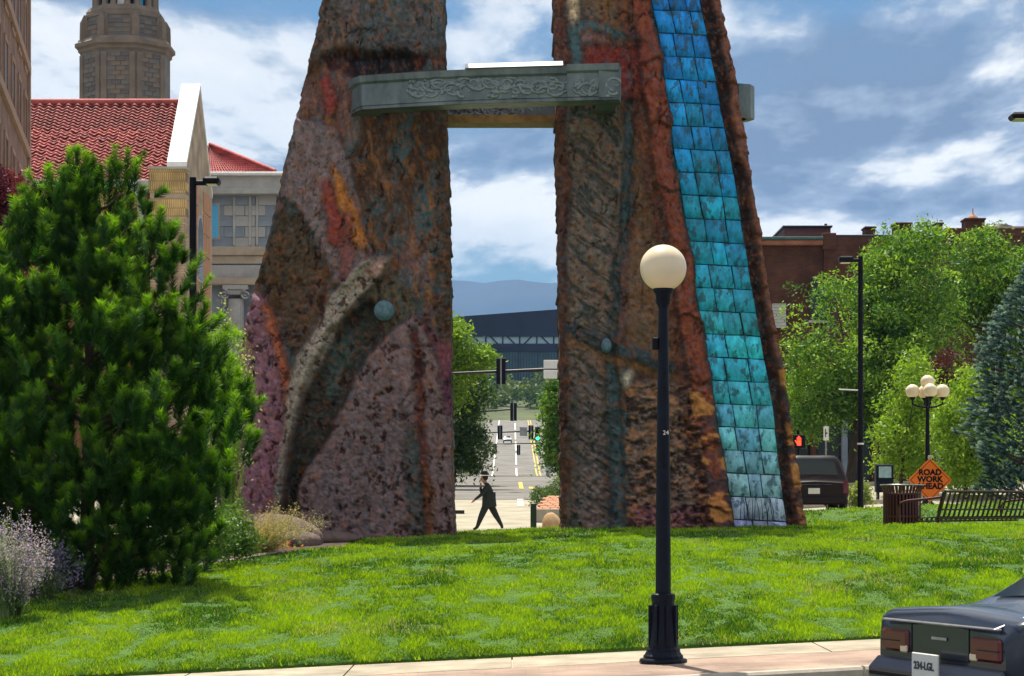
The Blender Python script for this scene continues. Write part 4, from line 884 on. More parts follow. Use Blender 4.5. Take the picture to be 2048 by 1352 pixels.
line('road_marking', .31, 80.5, 86, .22, M['line_white'], .012); line('road_marking', .44, 104, 120, .2, M['line_yellow'], .012); line('road_marking', .9, 104, 108, .2, M['line_yellow'], .012)
# plaza joints and kerb across the view
def strip(name, x0, x1, y, w, h, m_):
    n = max(int((x1 - x0) / 2), 1); vs = []
    for i in range(n + 1):
        x = x0 + (x1 - x0) * i / n; z = float(g_back(x, y))
        vs += [(x, y, z - .1), (x, y, z + h), (x, y + w, z + h), (x, y + w, z - .1)]
    o = MB().add(vs, [(4 * i + k, 4 * i + 4 + k, 4 * i + 4 + (k + 1) % 4, 4 * i + (k + 1) % 4) for i in range(n) for k in range(3)]).build(name, m_); o['kind'] = 'structure'
strip('far_kerb', -14, -1.6, 75, .3, .12, M['trim_dark']); strip('far_kerb', 1.2, 10, 79, .3, .14, M['kerb']); strip('far_kerb', 8, 40, 70, .3, .14, M['kerb']); strip('far_kerb', 8, 40, 84, .3, .14, M['kerb'])
# ---------------------------------------------------------------- vegetation
def rnd_unit(n):
    v = RNG.normal(size=(n, 3)); return v / np.linalg.norm(v, axis=1)[:, None]
def quads(c, u, v): # leaf rhombi: centre c, half axes u, v
    V = np.stack([c - u, c + v * .9 - u * .1, c + u, c - v * .9 - u * .1], 1); return V.reshape(-1, 3)
def leafy(name, label, base, crown, nclump, per, size, cr, pal, tr, group=None, cat='tree', droop=.6, limbs=10, trunk_top=None, spread=.55, trunk=True, up=.5, gaps=0.0, gap_s=1.2, flat=.55):
    base = Vector(base); root = tag(empty(name, base), label, cat, group); B = np.array(base)
    cr_ = np.array(crown, float); vol = cr_[:, 3] * cr_[:, 4] * cr_[:, 5]; e = RNG.choice(len(cr_), nclump, p=vol / vol.sum())
    d = rnd_unit(nclump); rad = (spread + (1 - spread) * RNG.random(nclump) ** .6)
    cen = cr_[e, :3] + d * cr_[e, 3:] * rad[:, None] * (.82 + .36 * RNG.random(nclump))[:, None]
    if gaps > 0:
        gx = fbm(cen[:, 0] / gap_s + 50, cen[:, 2] / gap_s + cen[:, 1] / gap_s * .6, 3, len(label)); kp_ = gx > np.quantile(gx, gaps); cen = cen[kp_]; nclump = len(cen)
    n = nclump * per; ci = np.repeat(np.arange(nclump), per)
    csz = (cr * (.6 + .8 * RNG.random(nclump)))[ci][:, None]
    off_ = RNG.normal(size=(n, 3)) * csz * np.array([1, 1, flat]); off_[:, 2] -= droop * (off_[:, 0] ** 2 + off_[:, 1] ** 2) / (csz[:, 0] * 2.2)
    p = cen[ci] + off_
    nrm = rnd_unit(n) + np.array([0, 0, up]); nrm /= np.linalg.norm(nrm, axis=1)[:, None]
    a = rnd_unit(n); u = np.cross(nrm, a); u /= np.linalg.norm(u, axis=1)[:, None] + 1e-9; v = np.cross(nrm, u)
    s = (size * (.6 + .8 * RNG.random(n)))[:, None]
    V = quads(p, u * s, v * s * .45) - B
    pal = np.array(pal); w = (RNG.random(nclump)[ci] * .7 + RNG.random(n) * .3) * (len(pal) - 1); k = np.minimum(w.astype(int), len(pal) - 2); f = (w - k)[:, None]
    col = (pal[k] * (1 - f) + pal[k + 1] * f) * (.8 + .4 * RNG.random(n))[:, None]
    mesh_np('crown', V, np.arange(n * 4).reshape(-1, 4), M['leaf'], root, np.repeat(col, 4, 0))
    if trunk:
        top = Vector(cr_[:, :3].mean(0)) - base if trunk_top is None else Vector(trunk_top) - base
        mb_ = MB(); mid = top * .5 + Vector((random.uniform(-.1, .1), 0, 0))
        mb_.tube([(0, 0, -.3), (0, 0, .05), mid, top], [tr * 1.3, tr, tr * .8, tr * .45], 9)
        for _ in range(limbs):
            g = Vector(cen[random.randrange(nclump)]) - base; s0 = mid.lerp(top, random.random()) if top.z > .3 else top
            m_ = s0.lerp(g, .5) + Vector((0, 0, -.08 * (g - s0).length)); mb_.tube([s0, m_, g], [tr * .42, tr * .26, tr * .06], 6)
        mb_.build('trunk', M['bark'], root)
    return root
LOC = [(.02, .065, .010), (.06, .16, .02), (.17, .32, .035), (.36, .54, .06)]
def crown(d, *els): return [((px - CX) / F * d, d + dy, CZ - (py - HY) / F * d, rx_ * d / F, ry_ * d / F, rz_ * d / F) for px, py, rx_, rz_, ry_, dy in els]
def gb(px, d): x = WX(px, d); return (x, d, ground_z(x, d))
leafy('locust_tree', 'large feathery bright green locust, tallest tree before the brick block', gb(1700, 88), crown(88, (1690, 690, 120, 140, 120, 0), (1830, 560, 110, 120, 120, 1), (1800, 720, 130, 130, 120, 0), (1625, 800, 66, 70, 90, 0), (1840, 470, 60, 52, 70, 1), (1650, 610, 80, 80, 90, 0)), 1500, 62, .085, .36, LOC, .20, 'street trees on the right', limbs=55, gaps=.36, gap_s=1.3, flat=.32, spread=.4)
leafy('locust_tree', 'feathery green locust at the right edge behind the blue spruce', gb(1985, 92), crown(92, (1975, 540, 80, 100, 90, 0), (2040, 600, 100, 120, 100, 0), (1960, 650, 90, 90, 90, 0), (2050, 740, 110, 120, 100, 0)), 800, 62, .085, .36, LOC, .18, 'street trees on the right', limbs=30, gaps=.36, gap_s=1.3, flat=.32, spread=.4)
YG = [(.10, .20, .02), (.20, .36, .03), (.36, .50, .05)]
leafy('young_tree', 'small yellow-green tree left of the four-globe lamp', gb(1800, 74), crown(74, (1835, 760, 42, 70, 50, 0), (1790, 850, 46, 60, 50, 0), (1835, 860, 70, 60, 50, .5), (1810, 920, 60, 26, 50, .5)), 170, 70, .07, .22, YG, .07, 'street trees on the right', limbs=8)
leafy('young_tree', 'small yellow-green tree right of the four-globe lamp', gb(1930, 70), crown(70, (1935, 810, 56, 80, 60, 0), (1915, 880, 46, 60, 50, 0), (1985, 880, 60, 60, 50, 0), (1960, 940, 70, 40, 50, 0)), 200, 70, .07, .22, YG, .07, 'street trees on the right', limbs=8)
PU = [(.045, .012, .018), (.075, .02, .022), (.10, .04, .02)]
leafy('plum_tree', 'dark purple-leaved small tree behind the four-globe lamp', gb(1845, 78), crown(78, (1850, 830, 50, 75, 50, 0), (1905, 735, 40, 45, 45, 1), (1825, 900, 40, 50, 45, 0)), 150, 70, .075, .22, PU, .07, limbs=6)
leafy('plum_tree', 'purple-leaved tree at the left edge before the rose brick wall', gb(0, 45), crown(45, (10, 380, 40, 60, 50, 0), (-30, 470, 90, 90, 80, 0), (0, 620, 60, 120, 60, 1)), 190, 70, .06, .16, [(.06, .008, .02), (.12, .012, .035), (.17, .03, .05)], .08, limbs=8)
# trees seen through the gateway
DK = [(.03, .07, .015), (.055, .11, .025), (.09, .16, .03)]
leafy('roadside_tree', 'light green tree top beside the left leg, above the signal arm', gb(890, 105), crown(105, (905, 690, 34, 36, 40, 0), (948, 715, 36, 24, 40, 0), (915, 655, 20, 24, 30, 0), (900, 760, 36, 50, 40, 0)), 150, 60, .10, .30, [(.10, .20, .02), (.2, .34, .03), (.28, .42, .04)], .10, limbs=8)
leafy('roadside_tree', 'dark shaded tree overhanging the walking person', gb(905, 112), crown(112, (905, 830, 60, 90, 60, 0), (940, 890, 42, 50, 50, 0), (905, 920, 55, 36, 50, 0), (935, 780, 45, 50, 45, 0)), 260, 70, .10, .30, DK, .14, limbs=8)
leafy('roadside_tree', 'mid green tree beside the right leg, left of its border', gb(1150, 104), crown(104, (1132, 830, 44, 80, 50, 0), (1120, 900, 32, 48, 45, 0), (1125, 780, 26, 44, 40, 0)), 190, 70, .095, .27, LOC, .12, limbs=8)
# the wood on the far hillside reads as one mass
def wood():
    n = 260; X = RNG.uniform(-70, 75, n); Y = RNG.uniform(565, 690, n); keep = ~((X > -9) & (X < 14) & (Y < 585)); X, Y = X[keep], Y[keep]; n = len(X); Z = g_back(X, Y)
    pers = 110; r = RNG.uniform(1.6, 3.6, n); ci = np.repeat(np.arange(n), pers); d = rnd_unit(n * pers); rad = RNG.random(n * pers) ** .4
    p = np.stack([X, Y, Z + r * .9], -1)[ci] + d * (r[ci] * rad)[:, None] * np.array([1, 1, 1.05])
    u = rnd_unit(len(p)); v = np.cross(u, rnd_unit(len(p))); s = .55
    shade = np.array([(.045, .085, .02), (.07, .12, .03), (.11, .16, .05)])[RNG.integers(0, 3, n)][ci] * (.7 + .6 * RNG.random(len(p)))[:, None]
    o = mesh_np('hillside_wood', quads(p, u * s, v * s), np.arange(len(p) * 4).reshape(-1, 4), M['leaf'], cols=np.repeat(shade, 4, 0)); tag(o, 'green wood covering the far hillside below the navy hall', 'wood', kind='stuff')
wood()
# shrubs of the planting bed and street
leafy('shrub', 'low green shrub above the brick slope beside the right leg', gb(1100, 73), crown(73, (1095, 990, 34, 17, 40, 0), (1118, 975, 20, 22, 30, 0)), 50, 70, .04, .11, [(.05, .10, .03), (.09, .16, .05), (.14, .2, .07)], .02, cat='shrub', trunk=False)
leafy('grass_clump', 'pale green ornamental clump at the foot of the right street light', gb(1718, 66), crown(66, (1720, 985, 24, 22, 26, 0)), 40, 60, .05, .10, [(.16, .24, .05), (.32, .40, .12)], .02, cat='shrub', trunk=False, up=-.2)
def bedpos(px, d): x = WX(px, d); return (x, d, float(lawn_z(x, d)) + .03)
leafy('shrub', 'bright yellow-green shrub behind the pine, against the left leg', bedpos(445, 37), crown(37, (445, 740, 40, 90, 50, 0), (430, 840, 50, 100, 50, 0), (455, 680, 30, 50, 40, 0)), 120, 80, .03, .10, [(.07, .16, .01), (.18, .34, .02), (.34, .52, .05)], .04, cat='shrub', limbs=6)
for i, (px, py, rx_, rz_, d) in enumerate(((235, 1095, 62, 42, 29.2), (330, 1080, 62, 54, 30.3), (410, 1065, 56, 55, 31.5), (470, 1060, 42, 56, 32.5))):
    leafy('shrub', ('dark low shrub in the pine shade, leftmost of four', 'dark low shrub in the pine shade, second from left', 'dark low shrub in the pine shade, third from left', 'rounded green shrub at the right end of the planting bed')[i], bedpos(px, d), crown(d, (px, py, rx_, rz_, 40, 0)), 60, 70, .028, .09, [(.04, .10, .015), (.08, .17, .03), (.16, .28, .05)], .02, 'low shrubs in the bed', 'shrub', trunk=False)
# spiky plants: tube-less strips rising in a fan
def spikes(name, label, px, d, n, h, sp, w, cols, head, cat='plant', lean=(0, 0), heads_from=.5, hw=2.2):
    b = Vector(bedpos(px, d)); root = tag(empty(name, b), label, cat); V = []; Cc = []; Vh = []; Ch = []
    for _ in range(n):
        a = random.uniform(0, 6.283); r0 = sp * .25 * random.random(); tl = sp * random.random() ** .7; hh = h * random.uniform(.6, 1.0) * (1 - .25 * tl / max(sp, .01))
        p0 = np.array((r0 * math.cos(a), r0 * math.sin(a), -.05)); bx2 = tl * math.cos(a) + lean[0]; by2 = tl * math.sin(a) + lean[1]; side = np.array((-math.sin(a + .6), math.cos(a + .6), 0))
        prev = None; cl = np.array(random.choice(cols)) * random.uniform(.7, 1.3)
        for k in range(5):
            t = k / 4; p = p0 + np.array((bx2 * t ** 1.6, by2 * t ** 1.6, hh * (t - .12 * (tl / h) * t * t))); ww = w * (1 - .8 * t)
            cur = (p - side * ww, p + side * ww, p)
            if prev is not None: V += [prev[0], prev[1], cur[1], cur[0]]; Cc += [cl] * 4
            if t >= heads_from and head is not None:
                for _k in range(10):
                    q = p + RNG.normal(size=3) * w * hw * np.array((1, 1, 5.0)); uu = rnd_unit(1)[0] * w * hw; vv = rnd_unit(1)[0] * w * hw * .7; Vh += [q - uu, q + vv, q + uu, q - vv]; Ch += [np.array(random.choice(head)) * random.uniform(.7, 1.3)] * 4
            else:
                for _k in range(4):
                    q = p + RNG.normal(size=3) * w * 3; uu = rnd_unit(1)[0] * w * 2.4; vv = rnd_unit(1)[0] * w * 1.3; V += [q - uu, q + vv, q + uu, q - vv]; Cc += [cl] * 4
            prev = cur
    mesh_np('foliage', V, np.arange(len(V)).reshape(-1, 4), M['leaf'], root, np.array(Cc))
    if head is not None: mesh_np('flower_heads', Vh, np.arange(len(Vh)).reshape(-1, 4), M['leaf'], root, np.array(Ch))['kind'] = 'stuff'
    return root
SG = [(.10, .17, .05), (.16, .24, .07), (.20, .28, .12)]; LV = [(.40, .31, .58), (.54, .44, .68), (.32, .26, .50)]
spikes('lavender_bush', 'lavender-flowered spiky bush at the lower left edge', 22, 25.2, 320, 1.25, .42, .008, SG, LV, heads_from=.5, hw=1.5)
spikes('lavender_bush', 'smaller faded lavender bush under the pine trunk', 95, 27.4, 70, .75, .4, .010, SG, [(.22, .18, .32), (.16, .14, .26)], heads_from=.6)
spikes('tall_weed', 'tall pale-tipped plant left of the carved leg', 455, 38.5, 60, 4.5, .5, .022, [(.20, .32, .07), (.30, .40, .12)], [(.46, .48, .28), (.36, .42, .22)], heads_from=.7, hw=1.6)
spikes('fountain_grass', 'tan feathery fountain grass leaning right before the boulder', 525, 35.4, 190, .85, .70, .008, [(.26, .27, .09), (.32, .29, .13)], [(.42, .34, .22), (.34, .28, .17)], lean=(.30, -.1), heads_from=.5, hw=1.8)
spikes('fountain_grass', 'tan feathery fountain grass in the pine shade', 420, 34.2, 80, .75, .5, .008, [(.30, .30, .10), (.40, .36, .16)], [(.52, .44, .26)], lean=(-.1, -.1), heads_from=.55)
# small flowers along the bed edge
M['petal'] = leaf_mat('petals', .3, (1, 1, 1))
def flowers():
    V = []; Cc = []
    for _ in range(150):
        px = random.uniform(515, 605); py = float(np.interp(px, [520, 600], [1109, 1098])) + random.uniform(-6, 1); X, Y = hit(px, py); z = float(lawn_z(X, Y)) + random.uniform(.03, .14)
        c = np.array((X, Y, z)); cl = np.array(random.choice([(.62, .10, .09), (.70, .16, .16), (.65, .30, .05), (.12, .2, .04)]))
        for _k in range(3): uu = rnd_unit(1)[0] * .03; vv = rnd_unit(1)[0] * .03; V += [c - uu, c + vv, c + uu, c - vv]; Cc += [cl] * 4
    o = mesh_np('flowers', V, np.arange(len(V)).reshape(-1, 4), M['petal'], cols=np.array(Cc)); tag(o, 'small red and orange flowers along the bed edge', 'flowers', kind='stuff')
flowers()
# gravel edging
def gravel():
    mb_ = MB()
    for _ in range(1500):
        x = random.uniform(WX(60, 26), WX(520, 33)); y = float(bed_y(x)) + random.uniform(.0, .35); z = float(lawn_z(x, y)) + .02; r = random.uniform(.015, .04)
        vs = [(x + r * random.uniform(.7, 1.2) * a, y + r * random.uniform(.7, 1.2) * b, z + r * .7 * c) for a, b, c in ((1, 0, 0), (0, 1, 0), (-1, 0, 0), (0, -1, 0), (0, 0, 1), (0, 0, -1))]
        mb_.add(vs, [(0, 1, 4), (1, 2, 4), (2, 3, 4), (3, 0, 4), (1, 0, 5), (2, 1, 5), (3, 2, 5), (0, 3, 5)])
    tag(mb_.build('gravel', mat('pink_gravel', (.34, .25, .21), .9, var=.4, scale=9)), 'pinkish gravel edging between bed and lawn', 'gravel', kind='stuff')
gravel()
# boulders
M['rock'] = mat('grey_pink_boulder', (.14, .095, .082), .9, var=.45, scale=4, bump=.8, bscale=14)
M['sandrock'] = mat('tan_boulder', (.50, .32, .17), .9, var=.25, scale=5, bump=.6, bscale=14)
def boulder(label, c, r, seed, m_, sink=.35, name='boulder'):
    n, k = 26, 16; vs = []
    for i in range(k + 1):
        a = -math.pi / 2 + math.pi * i / k
        for j in range(n):
            b = 6.2832 * j / n; x, y, z = math.cos(a) * math.cos(b), math.cos(a) * math.sin(b), math.sin(a)
            f = .78 + .42 * float(fbm(np.array(x * 1.4 + z + 9), np.array(y * 1.4 - z * .7 + 4), 4, seed)); vs.append((x * r[0] * f, y * r[1] * f, z * r[2] * f + r[2] * (1 - sink) * .5))
    mb_ = MB().add(vs, [(i * n + j, i * n + (j + 1) % n, (i + 1) * n + (j + 1) % n, (i + 1) * n + j) for i in range(k) for j in range(n)], True)
    return tag(mb_.build(name, m_, None, c), label, 'boulder')
boulder('large grey boulder at the foot of the left leg', bedpos(540, 37.6), (.85, .5, .42), 3, M['rock'])
boulder('low flat grey-pink boulder where bed meets lawn', bedpos(650, 38.6), (.62, .4, .16), 5, M['rock'])
boulder('small grey boulder half hidden by fountain grass', bedpos(600, 37.2), (.36, .3, .2), 8, M['rock'])
boulder('rounded tan boulder behind the lawn beside the right leg', (WX(1103, 60), 60, ground_z(WX(1103, 60), 60)), (.30, .3, .42), 11, M['sandrock'])
# --- conifers: shoots of needles
def conifer(name, label, base, axis_h, prof, nshoot, sl, nl, per, palette, tr, up, cat='tree', inner=.35, wn=.004, seed=0, tipmix=.9, nbr=60, cluster=0):
    rg = np.random.default_rng(seed); base = Vector(base); root = tag(empty(name, base), label, cat)
    hs = np.array([p[0] for p in prof]); rs_ = np.array([p[1] for p in prof])
    t = rg.random(nshoot * 6); h = hs[0] + (hs[-1] - hs[0]) * t; r_at = np.interp(h, hs, rs_); keep = rg.random(len(h)) < (r_at / rs_.max()) ** 1.0; h = h[keep][:nshoot]; n = len(h)
    r_at = np.interp(h, hs, rs_); lob = .72 + .5 * fbm(np.cos(rg.random(n)) * 3, h * 1.3, 2, seed)
    az_ = rg.random(n) * 6.283; lobf = .66 + .56 * vnoise(az_ * 1.9, h * 1.9, seed + 3)
    rr = r_at * lobf * np.where(rg.random(n) < inner, rg.random(n) ** .5, .82 + .2 * rg.random(n))
    out_ = np.stack([np.cos(az_), np.sin(az_), np.zeros(n)], -1)
    p0 = out_ * rr[:, None]; p0[:, 2] = h
    dirv = out_ * (1 - up) + np.array([0, 0, 1]) * up + rg.normal(size=(n, 3)) * .16; dirv /= np.linalg.norm(dirv, axis=1)[:, None]
    if cluster:
        # shoots stand in bunches at the branch ends with dark gaps between
        nc = n // cluster; pick = rg.integers(0, nc, n); fill = rg.random(n) < .22
        cp = p0[pick] + rg.normal(size=(n, 3)) * np.array([.17, .17, .12]); cd = dirv[pick] + rg.normal(size=(n, 3)) * .28; cd /= np.linalg.norm(cd, axis=1)[:, None]
        fp_ = p0 * np.array([.55, .55, 1]); p0 = np.where(fill[:, None], fp_, cp); dirv = np.where(fill[:, None], dirv, cd)
    lens = sl * (.35 + 1.0 * rg.random(n)); p0 = p0 - dirv * lens[:, None] * .6
    N_ = n * per; si = np.repeat(np.arange(n), per); tt_ = rg.random(N_) ** .85
    q = p0[si] + dirv[si] * (lens[si] * tt_)[:, None]
    nd = rg.normal(size=(N_, 3)); nd -= (nd * dirv[si]).sum(1)[:, None] * dirv[si]; nd /= np.linalg.norm(nd, axis=1)[:, None]
    nd = nd * .80 + dirv[si] * .75; nd /= np.linalg.norm(nd, axis=1)[:, None]
    ln = nl * (.7 + .5 * rg.random(N_)) * (1 - .35 * tt_ ** 6)
    sd = np.cross(nd, rg.normal(size=(N_, 3))); sd /= np.linalg.norm(sd, axis=1)[:, None] + 1e-9
    V = np.stack([q - sd * wn, q + sd * wn, q + nd * ln[:, None]], 1).reshape(-1, 3)
    A_, B_, T_ = [np.array(c) for c in palette]; m = (rg.random(n) * .6)[si][:, None] + rg.random(N_)[:, None] * .4
    col = A_ * (1 - m) + B_ * m; tm = (sstep(tt_, .45, 1.0) * tipmix * (rg.random(n) ** .7)[si])[:, None]; col = col * (1 - tm) + T_ * tm
    mesh_np('crown', V, np.arange(N_ * 3).reshape(-1, 3), M['needle'], root, np.repeat(col, 3, 0))
    mb_ = MB().tube([(0, 0, -.3), (0, 0, 0), (.05, 0, axis_h * .5), (0, 0, axis_h * .95)], [tr * 1.2, tr, tr * .6, .01], 9)
    for k in range(0, n, max(n // nbr, 1)):
        g = Vector(p0[k]); z0 = max(g.z - .45 * math.hypot(g.x, g.y), .12); a = Vector((.03, 0, z0)); mb_.tube([a, a.lerp(g, .55) + Vector((0, 0, -.05)), g], [tr * .28, tr * .16, .012], 5)
    mb_.build('trunk', M['bark'], root); return root
pb = bedpos(172, 28.9); pz = lambda py: WZ(py, 28.9) - pb[2]; pr_ = lambda w_: w_ * 28.9 / F * .93
conifer('pine_tree', 'bushy dark green pine filling the left foreground', pb, pz(345), [(.12, pr_(215)), (pz(1050), pr_(265)), (pz(950), pr_(310)), (pz(850), pr_(345)), (pz(740), pr_(320)), (pz(640), pr_(260)), (pz(540), pr_(205)), (pz(450), pr_(172)), (pz(390), pr_(125)), (pz(340), pr_(70))], 2300, .46, .135, 200,
        ((.010, .045, .006), (.03, .11, .010), (.27, .54, .016)), .11, .78, wn=.0058, seed=15, inner=.25, nbr=60, cluster=8)
qb = (WX(2075, 56), 56, ground_z(WX(2075, 56), 56.0)); qz = lambda py: WZ(py, 56) - qb[2]; qr = lambda w_: w_ * 56 / F * .86
conifer('blue_spruce', 'silvery blue spruce at the right edge', qb, qz(520), [(.3, qr(150)), (qz(900), qr(175)), (qz(800), qr(165)), (qz(700), qr(140)), (qz(600), qr(90)), (qz(540), qr(40)), (qz(515), qr(10))], 2200, .36, .062, 110,
        ((.02, .05, .065), (.08, .16, .23), (.42, .60, .78)), .14, .24, wn=.011, seed=9, inner=.45, nbr=40)
# ---------------------------------------------------------------- foreground globe lamp
LD = 20.3; lx_ = WX(1326.5, LD); lz_ = float(ze(lx_)) + .002; ls = LD / F
lamp = tag(empty('globe_lamp', (lx_, LD, lz_)), 'black post lamp with one cream globe on the front sidewalk', 'street lamp')
lh = lambda py: WZ(py, LD) - lz_
base_p = [(48, 1326), (48, 1320), (46, 1317), (40, 1316), (40, 1311), (37, 1308), (34, 1303), (34, 1298), (30, 1294), (27, 1270), (24, 1235), (22, 1205), (23, 1203), (24, 1196), (24, 1189), (20, 1187), (16, 1186)]
base_o = MB().lathe([(r * ls, max(lh(y), 0)) for r, y in base_p], 16, smooth=False).build('base', M['lamp_black'], lamp)
for k in range(8):
    a = k * math.pi / 4 + .2; MB().box((-.012, -.02, lh(1292)), (.012, .012, lh(1210)), .004).build('rib', M['lamp_black'], base_o, (26 * ls * math.cos(a), 26 * ls * math.sin(a), 0)).rotation_euler = (0, 0, a + math.pi / 2)
pole = MB().lathe([(15.5 * ls, lh(1187)), (14.5 * ls, lh(1000)), (11.5 * ls, lh(760)), (9.5 * ls, lh(620)), (9.5 * ls, lh(612))], 20).build('pole', M['lamp_black'], lamp)
MB().lathe([(10 * ls, lh(616)), (11 * ls, lh(612)), (14 * ls, lh(608)), (15 * ls, lh(590)), (20 * ls, lh(583)), (21 * ls, lh(578)), (17 * ls, lh(575))], 20).build('globe_holder', M['lamp_black'], lamp)
sphere(46.5 * ls, (0, 0, lh(536)), 40, 26, -.93).build('globe', M['globe'], lamp)
MB().box((-22 * ls, -.03, lh(700)), (-10 * ls, .03, lh(675)), .008).build('control_box', M['black'], lamp)
MB().box((-.02, -16 * ls, lh(935)), (.03, -11 * ls, lh(927)), .004).build('bracket', M['black'], lamp)
text('24', .055, M['white'], lamp, (.02, -13.6 * ls, lh(866)), name='number')
# ---------------------------------------------------------------- four-globe lamp
FD = 66.5; fs_ = FD / F; fx0 = WX(1855, FD); fz0 = ground_z(fx0, FD); fh = lambda py: WZ(py, FD) - fz0
fl = tag(empty('four_globe_lamp', (fx0, FD, fz0)), 'black lamp post with a cluster of white globes before the trees', 'street lamp')
MB().lathe([(.22, 0), (.22, .1), (.14, .2), (.12, .8), (.08, .9), (.055, fh(830)), (.05, fh(800)), (.07, fh(790)), (.05, fh(786))], 14).build('pole', M['black'], fl)
for k, (ux, uy) in enumerate(((1, 0), (-1, 0), (0, -1), (0, 1))):
    e = 30 * fs_
    MB().tube([(0, 0, fh(815)), (ux * e * .6, uy * e * .6, fh(813)), (ux * e, uy * e, fh(808)), (ux * e, uy * e, fh(796))], .03, 8).lathe([(.05, fh(800)), (.09, fh(795)), (.10, fh(793))], 12, (ux * e, uy * e, 0)).build('arm', M['black'], fl)
    sphere(14 * fs_, (ux * e, uy * e, fh(782.5)), 24, 16, -.92).build('globe', M['globe'], fl)
sphere(14 * fs_, (0, 0, fh(764)), 24, 16, -.92).build('globe', M['globe'], fl)
MB().tube([(0, 0, fh(790)), (0, 0, fh(776))], .04, 8).build('stem', M['black'], fl)
# ---------------------------------------------------------------- shoebox street lights
def shoebox(label, px, d, py_top, px_end, m_=None, hh=14):
    x = WX(px, d); z = ground_z(x, d); t = WZ(py_top, d) - z; e = WX(px_end, d) - x; s = math.copysign(1, e); k = d / F
    r = tag(empty('street_light', (x, d, z)), label, 'street light')
    MB().box((-.2, -.2, 0), (.2, .2, .12), .03).build('base_plate', M['black'], r)
    MB().tube([(0, 0, .1), (0, 0, t)], [.085, .07], 12).build('pole', M['black'], r)
    MB().box((0, -.05, t - .16), (s * .3, .05, t - .06), .02).build('arm', M['black'], r)
    hd = MB().box((s * .22, -.2, t - hh * k * 1.05), (e, .2, t), .04).build('head', M['black'], r)
    MB().box((s * .3, -.16, t - hh * k * 1.05 - .01), (e - s * .06, .16, t - hh * k), .0).build('lens', M['globe'], hd)
    return r
sl1 = shoebox('tall dark street light with box head behind the pine', 386, 46, 355, 440)
sl2 = shoebox('tall dark street light with box head before the locusts', 1721, 64, 513, 1677, hh=12)
MB().tube([(0, 0, 3.55), (-.62, 0, 3.58)], .02, 6).build('banner_rod', M['white'], sl2)
MB().lathe([(.095, 0), (.095, .05)], 12, (0, 0, 2.0)).build('pole_band', M['white'], sl2)
# a roadside fixture whose box head reaches in from beyond the right edge
shoebox('dark box light fixture poking in at the upper right edge', 2120, 40, 227, 2020, hh=12)
# ---------------------------------------------------------------- road work sign
M['orange'] = mat('orange_sign_sheet', (.80, .17, .012), .45, var=.08, scale=4)
sx, sd_ = WX(1860, 60), 60.0; szz = ground_z(sx, sd_); sg = tag(empty('road_work_sign', (sx, sd_, szz)), 'orange diamond road work ahead sign behind the litter bin', 'sign')
cz_ = WZ(960, 60) - szz; hw = 42.5 * 60 / F
def diamond(r, y0, y1):
    pts = []
    for k in range(4):
        a = k * math.pi / 2; 
        for da in (-.07, 0, .07): pts.append((r * (1 - abs(da) * .35) * math.cos(a + da), cz_ + r * (1 - abs(da) * .35) * math.sin(a + da)))
    return MB().prism(pts[::-1], y1, y0)
diamond(hw, -.006, .012).build('panel', M['orange'], sg)
def ring_d(r0, r1):
    a = [(r0 * math.cos(k * math.pi / 2), r0 * math.sin(k * math.pi / 2)) for k in range(4)]; b = [(r1 * math.cos(k * math.pi / 2), r1 * math.sin(k * math.pi / 2)) for k in range(4)]
    vs = [(x, -.010, cz_ + z) for x, z in a] + [(x, -.010, cz_ + z) for x, z in b]; return MB().add(vs, [(i, (i + 1) % 4, 4 + (i + 1) % 4, 4 + i) for i in range(4)])
ring_d(hw * .90, hw * .935).build('border', M['black'], sg)
for i, w_ in enumerate(('ROAD', 'WORK', 'AHEAD')): text(w_, .215, M['black'], sg, (0, -.012, cz_ + .20 - .185 * i), bold=.010)
MB().box((-.24, -.009, cz_ + .02), (-.17, -.0065, cz_ + .065)).build('sticker', M['white'], sg)
MB().box((-.03, .014, .1), (.03, .05, cz_ + hw + .05), .005).build('stand_post', M['stone'], sg)
MB().box((-.05, -.02, cz_ + hw - .01), (.05, .04, cz_ + hw + .09), .01).build('clip', M['stone'], sg)
MB().tube([(-.45, .3, .02), (0, .03, .3), (.45, .3, .02)], .025, 6).tube([(-.45, -.3, .02), (0, .03, .3), (.45, -.3, .02)], .025, 6).build('stand_legs', M['black'], sg)
# ---------------------------------------------------------------- litter bin
M['maroon'] = mat('maroon_powder_coat', (.085, .014, .013), .5, var=.35, scale=6, spec=.5)
td = 45.2; tx = WX(1804, td); tz0 = float(lawn_z(tx, td)); tk = td / F; th = lambda py: WZ(py, td) - tz0
bn = tag(empty('litter_bin', (tx, td, tz0)), 'maroon slatted steel litter bin beside the bench', 'litter bin')
br_ = 37 * tk; H1 = th(985)
slat_me = MB().box((-.019, -.006, .03), (.019, .006, H1), .003).mesh('slat'); slat_me.materials.append(M['maroon'])
fl_me = MB().add([(-.019, 0, 0), (.019, 0, 0), (.026, -.055, th(971) - H1), (-.026, -.055, th(971) - H1), (-.019, .01, 0), (.019, .01, 0), (.026, -.045, th(971) - H1), (-.026, -.045, th(971) - H1)], [(0, 1, 2, 3), (5, 4, 7, 6), (0, 3, 7, 4), (1, 5, 6, 2), (3, 2, 6, 7)]).mesh('flared_slat_top'); fl_me.materials.append(M['maroon'])
for k in range(34):
    a = 6.2832 * k / 34; o = link('slat', slat_me, bn, (br_ * math.cos(a), br_ * math.sin(a), 0)); o.rotation_euler = (0, 0, a + math.pi / 2)
    o2 = link('flared_slat_top', fl_me, o, (0, 0, H1))
for z in (.08, H1 * .5, H1 - .03): MB().lathe([(br_ - .02, z - .02), (br_ - .008, z - .02), (br_ - .008, z + .02), (br_ - .02, z + .02)], 32).build('hoop', M['maroon'], bn)
